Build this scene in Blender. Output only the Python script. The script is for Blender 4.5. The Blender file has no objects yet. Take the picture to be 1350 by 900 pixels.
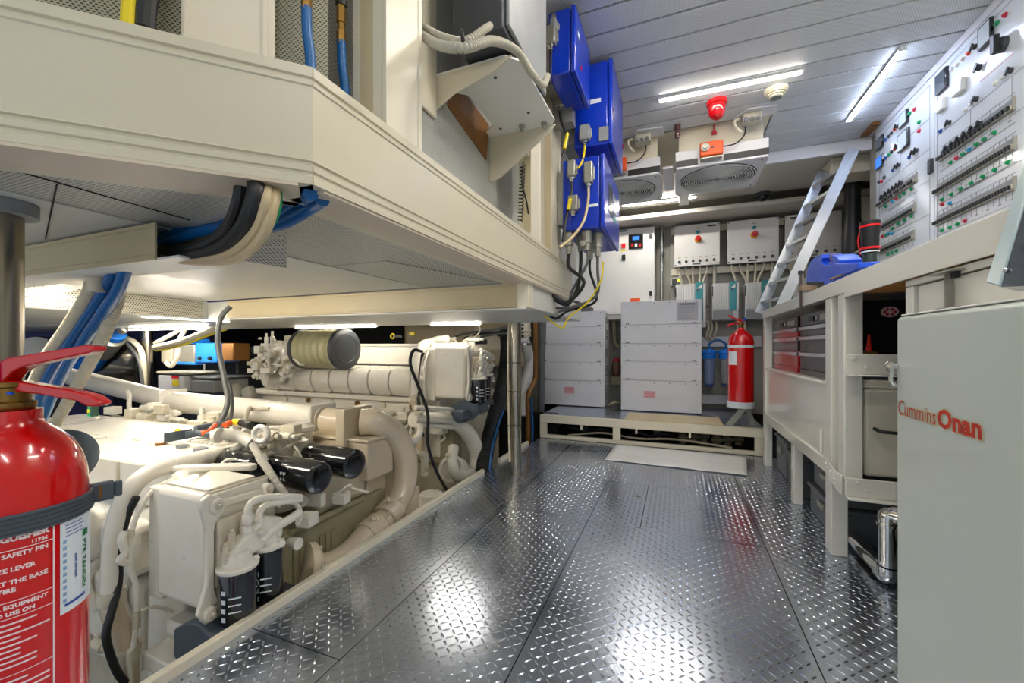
import bpy, bmesh, math, random
from mathutils import Vector, Matrix
random.seed(7)
SC = bpy.context.scene
COL = SC.collection
PI = math.pi
# ---------------------------------------------------------------- camera numbers (also used to read the photograph)
FPX, VPX, HZ, CAMZ = 544.0, 892.0, 457.0, 0.8
TH = math.atan((VPX - 675.0) / FPX)
CO, SI = math.cos(TH), math.sin(TH)
EYE = Vector((0, 0, CAMZ))
def ray(px, py):
    u = (px - 675.0) / FPX; v = (HZ - py) / FPX
    return Vector((-SI + CO * u, CO + SI * u, v))
def aX(px, py, X): r = ray(px, py); return EYE + r * (X / r.x)
def aY(px, py, Y): r = ray(px, py); return EYE + r * (Y / r.y)
def aZ(px, py, Z): r = ray(px, py); return EYE + r * ((Z - CAMZ) / r.z)
def aP(px, py, p, n):
    r = ray(px, py); p = Vector(p); n = Vector(n)
    return EYE + r * ((p - EYE).dot(n) / r.dot(n))
V = Vector
# ---------------------------------------------------------------- materials
def hx(s):
    s = s.lstrip('#'); o = []
    for i in (0, 2, 4):
        c = int(s[i:i+2], 16) / 255.0
        o.append(c / 12.92 if c <= 0.04045 else ((c + 0.055) / 1.055) ** 2.4)
    return (o[0], o[1], o[2], 1)
class NT:
    def __init__(s, mat): s.t = mat.node_tree; s.n = s.t.nodes; s.l = s.t.links
    def new(s, ty, **k):
        x = s.n.new(ty)
        for a, b in k.items(): setattr(x, a, b)
        return x
    def m(s, op, a, b=None, c=None, clamp=False):
        x = s.n.new('ShaderNodeMath'); x.operation = op; x.use_clamp = clamp
        for i, v in enumerate((a, b, c)):
            if v is None: continue
            if isinstance(v, (int, float)): x.inputs[i].default_value = v
            else: s.l.new(v, x.inputs[i])
        return x.outputs[0]
def mat(name, col, rough=0.45, metal=0.0, coat=0.0, wear=0.0, wear_scale=6.0, wear_col=None, bump=0.0, bump_scale=60.0, alpha=1.0, trans=0.0, emit=None, es=0.0):
    m = bpy.data.materials.new(name); m.use_nodes = True
    g = NT(m); b = g.n['Principled BSDF']
    c = hx(col) if isinstance(col, str) else col
    b.inputs['Base Color'].default_value = c
    b.inputs['Roughness'].default_value = rough
    b.inputs['Metallic'].default_value = metal
    b.inputs['Coat Weight'].default_value = coat
    b.inputs['Coat Roughness'].default_value = 0.06
    b.inputs['Alpha'].default_value = alpha
    b.inputs['Transmission Weight'].default_value = trans
    if emit:
        b.inputs['Emission Color'].default_value = hx(emit); b.inputs['Emission Strength'].default_value = es
    if wear > 0:
        tc = g.new('ShaderNodeTexCoord'); nz = g.new('ShaderNodeTexNoise'); nz.inputs['Scale'].default_value = wear_scale
        nz.inputs['Detail'].default_value = 6; nz.inputs['Roughness'].default_value = 0.6
        g.l.new(tc.outputs['Object'], nz.inputs['Vector'])
        rp = g.new('ShaderNodeValToRGB'); rp.color_ramp.elements[0].position = 0.38; rp.color_ramp.elements[1].position = 0.72
        g.l.new(nz.outputs['Fac'], rp.inputs['Fac'])
        mx = g.new('ShaderNodeMix', data_type='RGBA')
        wc = hx(wear_col) if wear_col else (c[0]*.6, c[1]*.57, c[2]*.48, 1)
        mx.inputs[6].default_value = c; mx.inputs[7].default_value = wc
        g.l.new(g.m('MULTIPLY', rp.outputs['Color'], wear), mx.inputs[0])
        g.l.new(mx.outputs[2], b.inputs['Base Color'])
        g.l.new(g.m('MULTIPLY_ADD', nz.outputs['Fac'], 0.25, rough - 0.12), b.inputs['Roughness'])
    if bump > 0:
        tc = g.new('ShaderNodeTexCoord'); nz = g.new('ShaderNodeTexNoise'); nz.inputs['Scale'].default_value = bump_scale
        nz.inputs['Detail'].default_value = 3
        g.l.new(tc.outputs['Object'], nz.inputs['Vector'])
        bp = g.new('ShaderNodeBump'); bp.inputs['Strength'].default_value = bump; bp.inputs['Distance'].default_value = 0.004
        g.l.new(nz.outputs['Fac'], bp.inputs['Height']); g.l.new(bp.outputs[0], b.inputs['Normal'])
    return m
def perf_mat(name, col, hole, ax=(0, 1), pitch=0.007, rad=0.26, rough=0.4, rot=0.0, metal=0.0):
    """sheet punched with rows of small round holes, in the plane of the two given axes"""
    m = mat(name, col, rough, metal); g = NT(m); b = g.n['Principled BSDF']
    tc = g.new('ShaderNodeTexCoord'); sp = g.new('ShaderNodeSeparateXYZ')
    src = tc.outputs['Object']
    if rot:
        mp = g.new('ShaderNodeMapping'); mp.inputs['Rotation'].default_value = (0, 0, rot); g.l.new(src, mp.inputs[0]); src = mp.outputs[0]
    g.l.new(src, sp.inputs[0])
    u = g.m('DIVIDE', sp.outputs[ax[0]], pitch); v = g.m('DIVIDE', sp.outputs[ax[1]], pitch * 0.866)
    row = g.m('FLOOR', v); off = g.m('MULTIPLY', g.m('MODULO', g.m('ABSOLUTE', row), 2.0), 0.5)
    fu = g.m('SUBTRACT', g.m('FRACT', g.m('ADD', u, off)), 0.5); fv = g.m('MULTIPLY', g.m('SUBTRACT', g.m('FRACT', v), 0.5), 0.866)
    d = g.m('SQRT', g.m('ADD', g.m('MULTIPLY', fu, fu), g.m('MULTIPLY', fv, fv)))
    h = g.m('MULTIPLY', g.m('SUBTRACT', rad + 0.06, d), 9.0, clamp=True)
    mx = g.new('ShaderNodeMix', data_type='RGBA'); c = hx(col)
    mx.inputs[6].default_value = c; mx.inputs[7].default_value = hx(hole)
    g.l.new(h, mx.inputs[0]); g.l.new(mx.outputs[2], b.inputs['Base Color'])
    bp = g.new('ShaderNodeBump'); bp.inputs['Strength'].default_value = 0.25; bp.inputs['Distance'].default_value = 0.001; bp.invert = True
    g.l.new(h, bp.inputs['Height']); g.l.new(bp.outputs[0], b.inputs['Normal'])
    return m
def tread_mat():
    m = mat('tread_plate', '#c3ccda', 0.17, 0.95); g = NT(m); b = g.n['Principled BSDF']
    tc = g.new('ShaderNodeTexCoord')
    nz = g.new('ShaderNodeTexNoise'); nz.inputs['Scale'].default_value = 5.0; nz.inputs['Detail'].default_value = 6
    g.l.new(tc.outputs['Object'], nz.inputs['Vector'])
    n2 = g.new('ShaderNodeTexNoise'); n2.inputs['Scale'].default_value = 2.4; n2.inputs['Detail'].default_value = 1; g.l.new(tc.outputs['Object'], n2.inputs['Vector'])
    bp = g.new('ShaderNodeBump'); bp.inputs['Strength'].default_value = 0.5; bp.inputs['Distance'].default_value = 0.012
    g.l.new(n2.outputs['Fac'], bp.inputs['Height']); g.l.new(bp.outputs[0], b.inputs['Normal'])
    g.l.new(g.m('MULTIPLY_ADD', nz.outputs['Fac'], 0.26, 0.08), b.inputs['Roughness'])
    return m
class M: pass
M.cream = mat('cream_paint', '#dfd8c3', 0.38, wear=0.25, wear_scale=3, wear_col='#cdc0a6')
M.duct = mat('duct_cream', '#d2cbb4', 0.34, wear=0.4, wear_scale=2.6, wear_col='#c6bb9c', bump=0.05, bump_scale=90)
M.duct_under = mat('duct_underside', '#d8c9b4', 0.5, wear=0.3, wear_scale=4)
M.tan = mat('tan_trunking', '#cdbf9b', 0.4, wear=0.3, wear_scale=3)
M.white = mat('white_paint', '#e8e8e4', 0.35, wear=0.12, wear_scale=4)
M.bench = mat('bench_paint', '#e6e4d9', 0.25, coat=0.5, bump=0.12, bump_scale=40)
M.eng = mat('engine_white', '#ebe7dc', 0.3, coat=0.35, wear=0.32, wear_scale=7, wear_col='#c9bfa4')
M.eng2 = mat('engine_cast_beige', '#d8d1bd', 0.42, wear=0.5, wear_scale=9, wear_col='#aa9f82')  # darker beige of the block, flanges and small castings
M.engdirty = mat('engine_olive', '#9c9476', 0.5, wear=0.5, wear_scale=8, wear_col='#6d6748')
M.pipe = mat('pipe_cream', '#d5c7ae', 0.22, coat=0.6, wear=0.3, wear_scale=5, wear_col='#bcae93')
M.grayw = mat('grey_white_sheet', '#dadade', 0.36, wear=0.15, wear_scale=5, wear_col='#b5b5b4')
M.ctrl = mat('control_white', '#eceae6', 0.35, wear=0.1, wear_scale=5)
M.switch = mat('switchboard_white', '#e2e9f0', 0.16, coat=0.8)
M.gray = mat('mid_grey', '#8b8e90', 0.45, wear=0.2)
M.grayd = mat('dark_grey', '#3b3f44', 0.4)
M.slate = mat('slate_cover', '#49545e', 0.45)
M.wallg = mat('wall_grey_steel', '#a3a197', 0.42, wear=0.4, wear_scale=3, wear_col='#85826f')
M.ceil2 = mat('rear_ceiling', '#d2cdc3', 0.4, wear=0.25, wear_scale=1.5, wear_col='#b3ada1')
M.steel = mat('steel', '#b9b9b4', 0.22, 1.0, wear=0.2, wear_scale=14)
M.chrome = mat('chrome', '#d9d9d6', 0.1, 1.0)
M.pole = mat('pole_steel', '#a9a294', 0.25, 1.0)
M.alu = mat('aluminium', '#cfd3da', 0.22, 0.95, wear=0.15, wear_scale=18, wear_col='#8d9298')
M.black = mat('black_rubber', '#17191b', 0.45)
M.blackg = mat('black_gloss', '#0d0f14', 0.12, coat=0.7)
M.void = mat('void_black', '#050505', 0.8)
M.red = mat('extinguisher_red', '#cc0306', 0.2, coat=0.8)
M.redp = mat('red_plastic', '#d3161c', 0.3)
M.blue = mat('enclosure_blue', '#0833b4', 0.28, coat=0.4)
M.hose = mat('hose_blue', '#0c62a6', 0.35, wear=0.25, wear_scale=12)
M.pump = mat('pump_blue', '#1f7fe6', 0.35)
M.vise = mat('vise_blue', '#1450d8', 0.35, wear=0.2, wear_scale=20)
M.purple = mat('bulkhead_violet', '#6a6fb0', 0.45)
M.brass = mat('brass', '#8a6a35', 0.35, 0.9)
M.copper = mat('copper_brown', '#8a5f30', 0.4, 0.5)
M.conduit = mat('conduit_grey', '#b9b4a4', 0.4)
M.conduitw = mat('conduit_cream', '#d9d0b8', 0.45)
M.cablec = mat('cable_cream', '#cbb68f', 0.5)
M.cableg = mat('cable_grey', '#5a5c5c', 0.4)
M.yellow = mat('yellow', '#e8d018', 0.45)
M.orange = mat('orange', '#ee5a18', 0.4)
M.green = mat('green', '#0d9a5f', 0.4)
M.teal = mat('teal', '#0f8f97', 0.35)
M.cyan = mat('cyan_dot', '#2b9fd0', 0.35)
M.reddot = mat('red_dot', '#c22a44', 0.35)
M.ink = mat('ink', '#3c4048', 0.5)
M.redink = mat('red_ink', '#c8321e', 0.4)
M.whiteink = mat('white_ink', '#f2dada', 0.45)
M.blueink = mat('blue_ink', '#3556a0', 0.5)
M.greenink = mat('green_ink', '#1b7a4c', 0.5)
M.screen = mat('screen_grey', '#39424e', 0.12, coat=0.5)
M.screenw = mat('meter_face', '#cfdbe0', 0.15, coat=0.5)
M.screenb = mat('screen_blue', '#2d63d6', 0.15, emit='#2f6cf0', es=0.6)
M.wood = mat('brown_wood', '#8b5a22', 0.5, wear=0.6, wear_scale=9, wear_col='#553310')
M.ply = mat('plywood', '#c98a44', 0.5, wear=0.3, wear_scale=9, wear_col='#a56c2e')
M.card = mat('beige_board', '#cdbc9b', 0.6, wear=0.2)
M.cloth = mat('white_cloth', '#e2e2e0', 0.85, wear=0.15, wear_scale=8, bump=0.5, bump_scale=25)
M.genset = mat('genset_green_grey', '#d2dad2', 0.25, coat=0.5)
M.crate = mat('crate_grey', '#63676a', 0.45)
M.clear = mat('filter_bowl', '#9fb0d8', 0.12, trans=0.35, coat=0.5)
M.bowlg = mat('filter_bowl_grey', '#b6b2b4', 0.14, trans=0.25, coat=0.5)
M.ribbed = mat('air_filter_ribbed', '#b2ae88', 0.3, coat=0.4, wear=0.2, wear_scale=10, wear_col='#8f8a5e')
M.toolred = mat('tool_chest_red', '#980812', 0.28, coat=0.3)
M.tooldark = mat('tool_chest_dark', '#15161c', 0.3, 0.0, coat=0.25)
M.conn = mat('connector_grey', '#a7a69c', 0.4, 0.6, wear=0.3, wear_scale=20)
M.smoke = mat('detector_cream', '#e6dfc4', 0.4)
M.label = mat('label_white', '#dfe6ec', 0.4)
M.slat = mat('ceiling_gap', '#1d1e1e', 0.8)
M.beacon = mat('beacon_red', '#d20a12', 0.12, trans=0.3, coat=0.6)
M.ledw = mat('led_diffuser', '#ffffff', 0.4, emit='#fff6e8', es=20)
M.ledb = mat('led_diffuser_bright', '#ffffff', 0.4, emit='#fff8ee', es=62)
M.lede = mat('led_diffuser_engine_bay', '#ffffff', 0.4, emit='#fff5e6', es=70)
M.ledc = mat('led_diffuser_cool', '#ffffff', 0.4, emit='#d6e3ff', es=26)
M.tread = tread_mat()
M.ceil = perf_mat('ceiling_perforated', '#d2d5d9', '#9a9ea2', (0, 1), 0.0085, 0.22, 0.35)
M.soffit = perf_mat('soffit_perforated', '#c6c4ba', '#55534a', (0, 1), 0.0075, 0.27, 0.35)
M.soffw = mat('soffit_sheet', '#cfcfc8', 0.38, coat=0.05, wear=0.3, wear_scale=2, wear_col='#b9b9ae')
M.boardX = perf_mat('board_perforated', '#bfc1bb', '#5c5d56', (1, 2), 0.0052, 0.26, 0.4)
M.boardD = perf_mat('board_perforated_diagonal', '#aaa68e', '#46432f', (0, 2), 0.0048, 0.30, 0.4)
M.perfY = perf_mat('perforated_sheet', '#cfccbf', '#6b6757', (1, 2), 0.011, 0.28, 0.4)
# ---------------------------------------------------------------- mesh builder
def frames(pts):
    n = len(pts); T = []
    for i in range(n):
        t = pts[min(i+1, n-1)] - pts[max(i-1, 0)]
        T.append(t.normalized() if t.length > 1e-9 else V((0, 0, 1)))
    up = V((0, 0, 1)) if abs(T[0].z) < 0.9 else V((1, 0, 0))
    a = (up - T[0] * up.dot(T[0])).normalized(); out = []
    for t in T:
        a = (a - t * a.dot(t))
        a = a.normalized() if a.length > 1e-6 else t.orthogonal().normalized()
        out.append((t, a, t.cross(a)))
    return out
def smooth_path(P, k=5):
    P = [V(p) for p in P]
    if len(P) < 3 or k <= 1: return P
    Q = [P[0] * 2 - P[1]] + P + [P[-1] * 2 - P[-2]]; out = []
    for i in range(1, len(Q) - 2):
        a, b, c, d = Q[i-1], Q[i], Q[i+1], Q[i+2]
        for j in range(k):
            t = j / k
            out.append(0.5 * ((2*b) + (c - a)*t + (2*a - 5*b + 4*c - d)*t*t + (3*b - a - 3*c + d)*t**3))
    out.append(P[-1]); return out
def resample(P, step):
    out = [P[0]]; acc = 0.0
    for a, b in zip(P[:-1], P[1:]):
        L = (b - a).length
        if L < 1e-9: continue
        s = step - acc
        while s <= L:
            out.append(a.lerp(b, s / L)); s += step
        acc = L - (s - step)
    return out
class MB:
    def __init__(s): s.bm = bmesh.new()
    def box(s, a, b):
        x0, x1 = sorted((a[0], b[0])); y0, y1 = sorted((a[1], b[1])); z0, z1 = sorted((a[2], b[2]))
        return s.hexa([V((x, y, z)) for z in (z0, z1) for (x, y) in ((x0, y0), (x1, y0), (x1, y1), (x0, y1))])
    def hexa(s, p):
        v = [s.bm.verts.new(q) for q in p]
        for f in ((3, 2, 1, 0), (4, 5, 6, 7), (0, 1, 5, 4), (1, 2, 6, 5), (2, 3, 7, 6), (3, 0, 4, 7)):
            s.bm.faces.new([v[i] for i in f])
        return s
    def obox(s, c, ax, ay, az):
        c, ax, ay, az = V(c), V(ax), V(ay), V(az)
        return s.hexa([c + ax*i + ay*j + az*k for k in (-1, 1) for (i, j) in ((-1, -1), (1, -1), (1, 1), (-1, 1))])
    def lathe(s, p0, ax, prof, n=24, caps=True):
        p0 = V(p0); t = V(ax).normalized(); a = t.orthogonal().normalized(); b = t.cross(a); rings = []
        for (h, r) in prof:
            r = max(r, 1e-5)
            rings.append([s.bm.verts.new(p0 + t*h + (a*math.cos(2*PI*i/n) + b*math.sin(2*PI*i/n))*r) for i in range(n)])
        for A, B in zip(rings[:-1], rings[1:]):
            for i in range(n): s.bm.faces.new((A[i], A[(i+1) % n], B[(i+1) % n], B[i]))
        if caps:
            s.bm.faces.new(rings[0][::-1]); s.bm.faces.new(rings[-1])
        return s
    def cyl(s, p0, p1, r, r1=None, n=20):
        p0, p1 = V(p0), V(p1); L = (p1 - p0).length
        return s.lathe(p0, p1 - p0, [(0, r), (L, r if r1 is None else r1)], n)
    def ball(s, c, r, n=14, sq=(1, 1, 1)):
        c = V(c); m = Matrix.Translation(c) @ Matrix.Diagonal((sq[0], sq[1], sq[2], 1))
        bmesh.ops.create_uvsphere(s.bm, u_segments=n, v_segments=max(6, n//2), radius=r, matrix=m); return s
    def tube(s, P, r, n=10, k=5, step=None, rf=None, flat=None):
        P = smooth_path(P, k)
        if step: P = resample(P, step)
        F = frames(P); rings = []
        for i, (p, (t, a, b)) in enumerate(zip(P, F)):
            rr = rf(i, len(P)) if rf else r
            fa = flat if flat else 1.0
            rings.append([s.bm.verts.new(p + (a*math.cos(2*PI*j/n) + b*math.sin(2*PI*j/n)*fa)*rr) for j in range(n)])
        for A, B in zip(rings[:-1], rings[1:]):
            for j in range(n): s.bm.faces.new((A[j], A[(j+1) % n], B[(j+1) % n], B[j]))
        s.bm.faces.new(rings[0][::-1]); s.bm.faces.new(rings[-1]); return s
    def corr(s, P, r, pitch=0.006, n=12, depth=0.26):
        return s.tube(P, r, n=n, k=8, step=pitch/4.0, rf=lambda i, N: r * (1.0, 1.0, 1.0-depth, 1.0-depth)[i % 4])
    def prism(s, poly, vec):
        poly = [V(p) for p in poly]; vec = V(vec)
        a = [s.bm.verts.new(p) for p in poly]; b = [s.bm.verts.new(p + vec) for p in poly]; n = len(poly)
        s.bm.faces.new(a[::-1]); s.bm.faces.new(b)
        for i in range(n): s.bm.faces.new((a[i], a[(i+1) % n], b[(i+1) % n], b[i]))
        return s
    def torus(s, c, ax, R, r, n=24, m=8, a0=0.0, a1=2*PI):
        c = V(c); t = V(ax).normalized(); a = t.orthogonal().normalized(); b = t.cross(a)
        full = abs(a1 - a0 - 2*PI) < 1e-6; rings = []
        for i in range(n if full else n + 1):
            an = a0 + (a1 - a0) * i / n; d = a*math.cos(an) + b*math.sin(an); o = c + d*R
            rings.append([s.bm.verts.new(o + (d*math.cos(2*PI*j/m) + t*math.sin(2*PI*j/m))*r) for j in range(m)])
        L = len(rings)
        for i in range(L if full else L - 1):
            A, B = rings[i], rings[(i+1) % L]
            for j in range(m): s.bm.faces.new((A[j], A[(j+1) % m], B[(j+1) % m], B[j]))
        if not full: s.bm.faces.new(rings[0]); s.bm.faces.new(rings[-1][::-1])
        return s
    def tread(s, x0, x1, y0, y1, z, S=.0228, hl=.0112, hw=.0031, h=.0013):
        """raised lozenges of tread plate, alternating in direction"""
        for i in range(int(x0/S)-1, int(x1/S)+2):
            for j in range(int(y0/S)-1, int(y1/S)+2):
                cx, cy = (i+.5)*S, (j+.5)*S
                if not (x0+.011 < cx < x1-.011 and y0+.011 < cy < y1-.011): continue
                k = 1 if (i+j) % 2 else -1
                u = V((.7071, .7071*k, 0)); w = V((-.7071*k, .7071, 0)); c = V((cx, cy, z))
                a = [s.bm.verts.new(q) for q in (c-u*hl, c-u*hl*.45-w*hw, c+u*hl*.45-w*hw, c+u*hl, c+u*hl*.45+w*hw, c-u*hl*.45+w*hw)]
                t1, t2 = s.bm.verts.new(c-u*hl*.45+V((0, 0, h))), s.bm.verts.new(c+u*hl*.45+V((0, 0, h)))
                for f in ((a[0], a[1], t1), (a[1], a[2], t2, t1), (a[2], a[3], t2), (a[3], a[4], t2), (a[4], a[5], t1, t2), (a[5], a[0], t1)): s.bm.faces.new(f)
        return s
    def build(s, name, material, parent=None, bevel=0.0, seg=2, label=None, kind=None):
        bmesh.ops.recalc_face_normals(s.bm, faces=s.bm.faces[:])
        me = bpy.data.meshes.new(name); s.bm.to_mesh(me); s.bm.free()
        me.materials.append(material)
        for p in me.polygons: p.use_smooth = True
        try: me.set_sharp_from_angle(angle=math.radians(35))
        except Exception: pass
        o = bpy.data.objects.new(name, me); COL.objects.link(o)
        if bevel > 0:
            b = o.modifiers.new('bevel', 'BEVEL'); b.width = bevel; b.segments = seg; b.limit_method = 'ANGLE'; b.angle_limit = math.radians(40)
        if parent: attach(o, parent)
        if label: o['label'] = label
        if kind: o['kind'] = kind
        return o
def root_of(o):
    m = Matrix.Translation(o.location)
    while o.parent: o = o.parent; m = Matrix.Translation(o.location) @ m
    return m
WORLD = {}
def attach(o, parent):
    o.parent = parent
    o.matrix_parent_inverse = Matrix.Translation(WORLD.get(parent.name, V((0, 0, 0)))).inverted()
def thing(name, label, cat, loc=(0, 0, 0), group=None):
    o = bpy.data.objects.new(name, None); COL.objects.link(o); o.location = loc; o.empty_display_size = 0.05
    WORLD[o.name] = V(loc); o['label'] = label; o['category'] = cat
    if group: o['group'] = group
    return o
def tag(o, label, cat, group=None):
    o['label'] = label; o['category'] = cat
    if group: o['group'] = group
    return o
def struct(o): o['kind'] = 'structure'; return o
def dup(root, delta, label=None, group=None):
    r = root.copy(); COL.objects.link(r); r.location = root.location + V(delta)
    if label: r['label'] = label
    if group: r['group'] = group
    def rec(a, b):
        for ch in list(a.children):
            c = ch.copy(); COL.objects.link(c); c.parent = b; c.matrix_parent_inverse = ch.matrix_parent_inverse.copy(); rec(ch, c)
    rec(root, r); return r
def text(name, s, loc, right, up, size, material, parent=None, extr=0.0006, align='LEFT', bend=None, label=None, shear=0.0, bold=0.0, sx=1.0):
    cu = bpy.data.curves.new(name, 'FONT'); cu.body = s; cu.size = size; cu.align_x = align; cu.extrude = 0.0; cu.offset = bold; cu.resolution_u = 2
    tmp = bpy.data.objects.new(name, cu); COL.objects.link(tmp)
    dg = bpy.context.evaluated_depsgraph_get(); me = bpy.data.meshes.new_from_object(tmp.evaluated_get(dg))
    bpy.data.objects.remove(tmp)
    R, U = V(right).normalized(), V(up).normalized(); N = R.cross(U); loc = V(loc)
    for v in me.vertices:
        x, y = v.co.x * sx, v.co.y
        if bend: v.co = bend(x, y)
        else: v.co = loc + R*x + U*y + N*extr
    me.materials.clear(); me.materials.append(material)
    o = bpy.data.objects.new(name, me); COL.objects.link(o)
    if parent: attach(o, parent)
    if label: o['label'] = label
    return o
def bolt(mb, p, ax, r=0.007, h=0.006):
    p = V(p); t = V(ax).normalized(); mb.lathe(p, t, [(0, r*1.35), (h*.35, r*1.35), (h*.35, r), (h, r), (h*1.15, r*.8)], 8); return mb
# ================================================================ THE SETTING
g = 0.0016
mb = MB()
for (x0, x1, y0, y1) in [(-1.13, -.80, -1.0, .816), (-.80, -.38, -1.0, 1.9), (-1.13, -.80, .816, 1.58), (-1.13, -.80, 1.58, 3.46), (-.80, -.38, 1.9, 2.5),
                         (-.38, -.15, 1.9, 2.5), (-.38, .33, -1.0, 1.9), (-.15, .33, 1.9, 2.5), (-.80, .33, 2.5, 3.46), (.33, .93, -1.0, 2.49), (.33, 1.17, 2.49, 3.46), (.93, 1.17, 1.62, 2.49)]:
    mb.box((x0+g, y0+g, -.012), (x1-g, y1-g, 0))
struct(mb.build('floor', M.tread))
mb = MB()
for (x0, x1, y0, y1) in [(-1.13, -.80, .1, .816), (-.80, -.38, .1, 1.9), (-1.13, -.80, .816, 1.58), (-1.13, -.80, 1.58, 3.46), (-.80, -.38, 1.9, 2.5),
                         (-.38, -.15, 1.9, 2.5), (-.38, .33, .1, 1.9), (-.15, .33, 1.9, 2.5), (-.80, .33, 2.5, 3.46), (.33, .93, .1, 2.49), (.33, 1.17, 2.49, 3.46)]:
    mb.tread(x0, x1, y0, y1, .0001)
struct(mb.build('floor_tread_pattern', M.tread))
struct(MB().box((-1.12, -1.0, -.05), (1.17, 3.46, -.014)).build('floor_underlay', M.void))
struct(MB().box((-6.2, -1.0, -.8), (2.2, 5.2, -.75)).build('floor_bilge', M.grayd))
struct(MB().box((-1.12, 3.461, -.05), (1.17, 4.55, -.014)).build('floor_underlay_rear', M.void))
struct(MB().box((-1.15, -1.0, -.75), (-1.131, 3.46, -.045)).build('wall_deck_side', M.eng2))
mb = MB(); mb.box((-1.152, -1.0, -.045), (-1.128, 2.36, .026)); mb.box((-1.152, 2.62, -.045), (-1.128, 3.2, .026))
struct(mb.build('trim_1', M.cream, bevel=0.003))
# hatch catch in the floor plate
t = thing('hatch_catch', 'small round flush catch set in the diamond-plate floor hatch', 'latch', (-.19, 2.3, 0))
MB().lathe((-.19, 2.3, -.001), (0, 0, 1), [(0, .013), (.002, .013), (.003, .011)], 20).build('ring', M.steel, t)
MB().box((-.199, 2.297, .002), (-.181, 2.303, .0045)).build('catch_bar', M.grayd, t)
# walls
struct(MB().box((-6.2, 4.55, -.8), (2.0, 4.65, 2.3)).build('wall_back', M.wallg))
struct(MB().box((1.17, -1.2, -.8), (1.27, 3.34, 2.3)).build('wall_right', M.wallg))
struct(MB().box((1.75, 3.34, -.8), (1.85, 4.6, 2.3)).build('wall_right_rear', M.wallg))
struct(MB().box((1.17, 3.34, -.8), (1.85, 3.36, 2.3)).build('wall_right_return', M.wallg))
struct(MB().box((1.17, 3.36, -.05), (1.75, 4.55, -.01)).build('floor_rear', M.grayd))
struct(MB().box((-6.2, -1.0, -.8), (-6.1, 4.6, 2.3)).build('wall_left', M.purple))
# planked ceiling: perforated boards .137 m wide
mb = MB(); y = 3.32
while y > -1.6:
    a = y - .1385 + .009
    if y > 2.8: mb.box((.52, a, 2.15), (1.17, y, 2.17))
    else: mb.box((-.68, a, 2.15), (1.17, y, 2.17))
    y -= .1385
struct(mb.build('ceiling', M.ceil, bevel=0.003, seg=1))
struct(MB().box((-.72, -1.6, 2.172), (1.17, 3.34, 2.2)).build('ceiling_backing', M.slat))
struct(MB().box((.5, 3.315, 2.07), (1.165, 3.34, 2.149)).build('trim_2', M.grayw, bevel=.003))
struct(MB().box((-6.1, 3.36, 2.2), (1.75, 4.55, 2.22)).build('ceiling_rear', M.ceil2))
mb = MB(); mb.box((-1.6, 3.36, 2.12), (1.745, 4.1, 2.195))
struct(mb.build('ceiling_rear_casing', M.ceil2, bevel=.01))
struct(MB().box((-1.6, 4.1, 2.02), (1.745, 4.54, 2.06)).build('ceiling_rear_step', M.ceil2, bevel=.004))
struct(MB().box((.02, 3.42, 2.095), (.1, 4.1, 2.118)).build('trim_3', M.grayw, bevel=.003))
# mezzanine: underside sheets
Zs = 1.056
def slab(poly, z, th): return MB().prism([(x, y, z) for x, y in poly], (0, 0, th))
struct(slab([(-.605, .515), (-.605, 1.508), (-2.45, 1.508), (-2.45, -1.0), (-2.12, -1.0)], Zs, .012).build('ceiling_mezzanine', M.soffit))
struct(slab([(-1.02, .32), (-1.02, .92), (-1.0, 1.5), (-2.44, 1.5), (-2.44, -.9), (-2.20, -.8)], Zs-.0025, .002).build('ceiling_mezzanine_sheet', M.soffw))
struct(slab([(-.80, 1.0), (-1.0, 1.0), (-1.0, 1.5), (-.66, 1.5)], Zs-.0022, .002).build('ceiling_mezzanine_sheet.001', M.soffit))
lo = MB(); lo.box((-2.27, 1.53, .953), (-.535, 2.46, 1.05)); lo.box((-6.1, 1.53, .955), (-2.27, 2.46, 1.05)); lo.box((-6.1, -.8, .957), (-2.46, 1.53, 1.055))
struct(lo.build('ceiling_mezzanine_lower', M.soffw, bevel=.004))
struct(MB().box((-2.458, -.8, .962), (-2.452, 1.50, 1.054)).build('trim_4', M.perfY))
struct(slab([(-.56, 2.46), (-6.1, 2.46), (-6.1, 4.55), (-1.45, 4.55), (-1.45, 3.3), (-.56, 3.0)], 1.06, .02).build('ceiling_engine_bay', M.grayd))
# seam lines on the underside
mb = MB()
for (a, b) in [((0, 219), (250, 290)), ((75, 243), (60, 315)), ((500, 425), (500, 409))][:2]:
    p, q = aZ(a[0], a[1], Zs-.004), aZ(b[0], b[1], Zs-.004); mb.tube([p, q], .0012, n=6, k=1)
struct(mb.build('trim_5', M.slat))
# board wall above the trunking
struct(MB().box((-.685, .55, 1.22), (-.665, 2.9, 2.15)).build('wall_mezzanine', M.boardX))
Dd = V((-.7071, -.7071, 0)); Dn = V((.7071, -.7071, 0)); C0 = V((-.52, .476, 0))
q = C0 - Dn*.14 + Dd*(-.02); m = [q + V((0, 0, 1.22)), q + Dd*1.5 + V((0, 0, 1.22)), q + Dd*1.5 + V((0, 0, 2.1)), q + V((0, 0, 2.1))]
bd = MB().prism(m, -Dn*.02).build('wall_mezzanine_diagonal', M.boardD); struct(bd)
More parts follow.
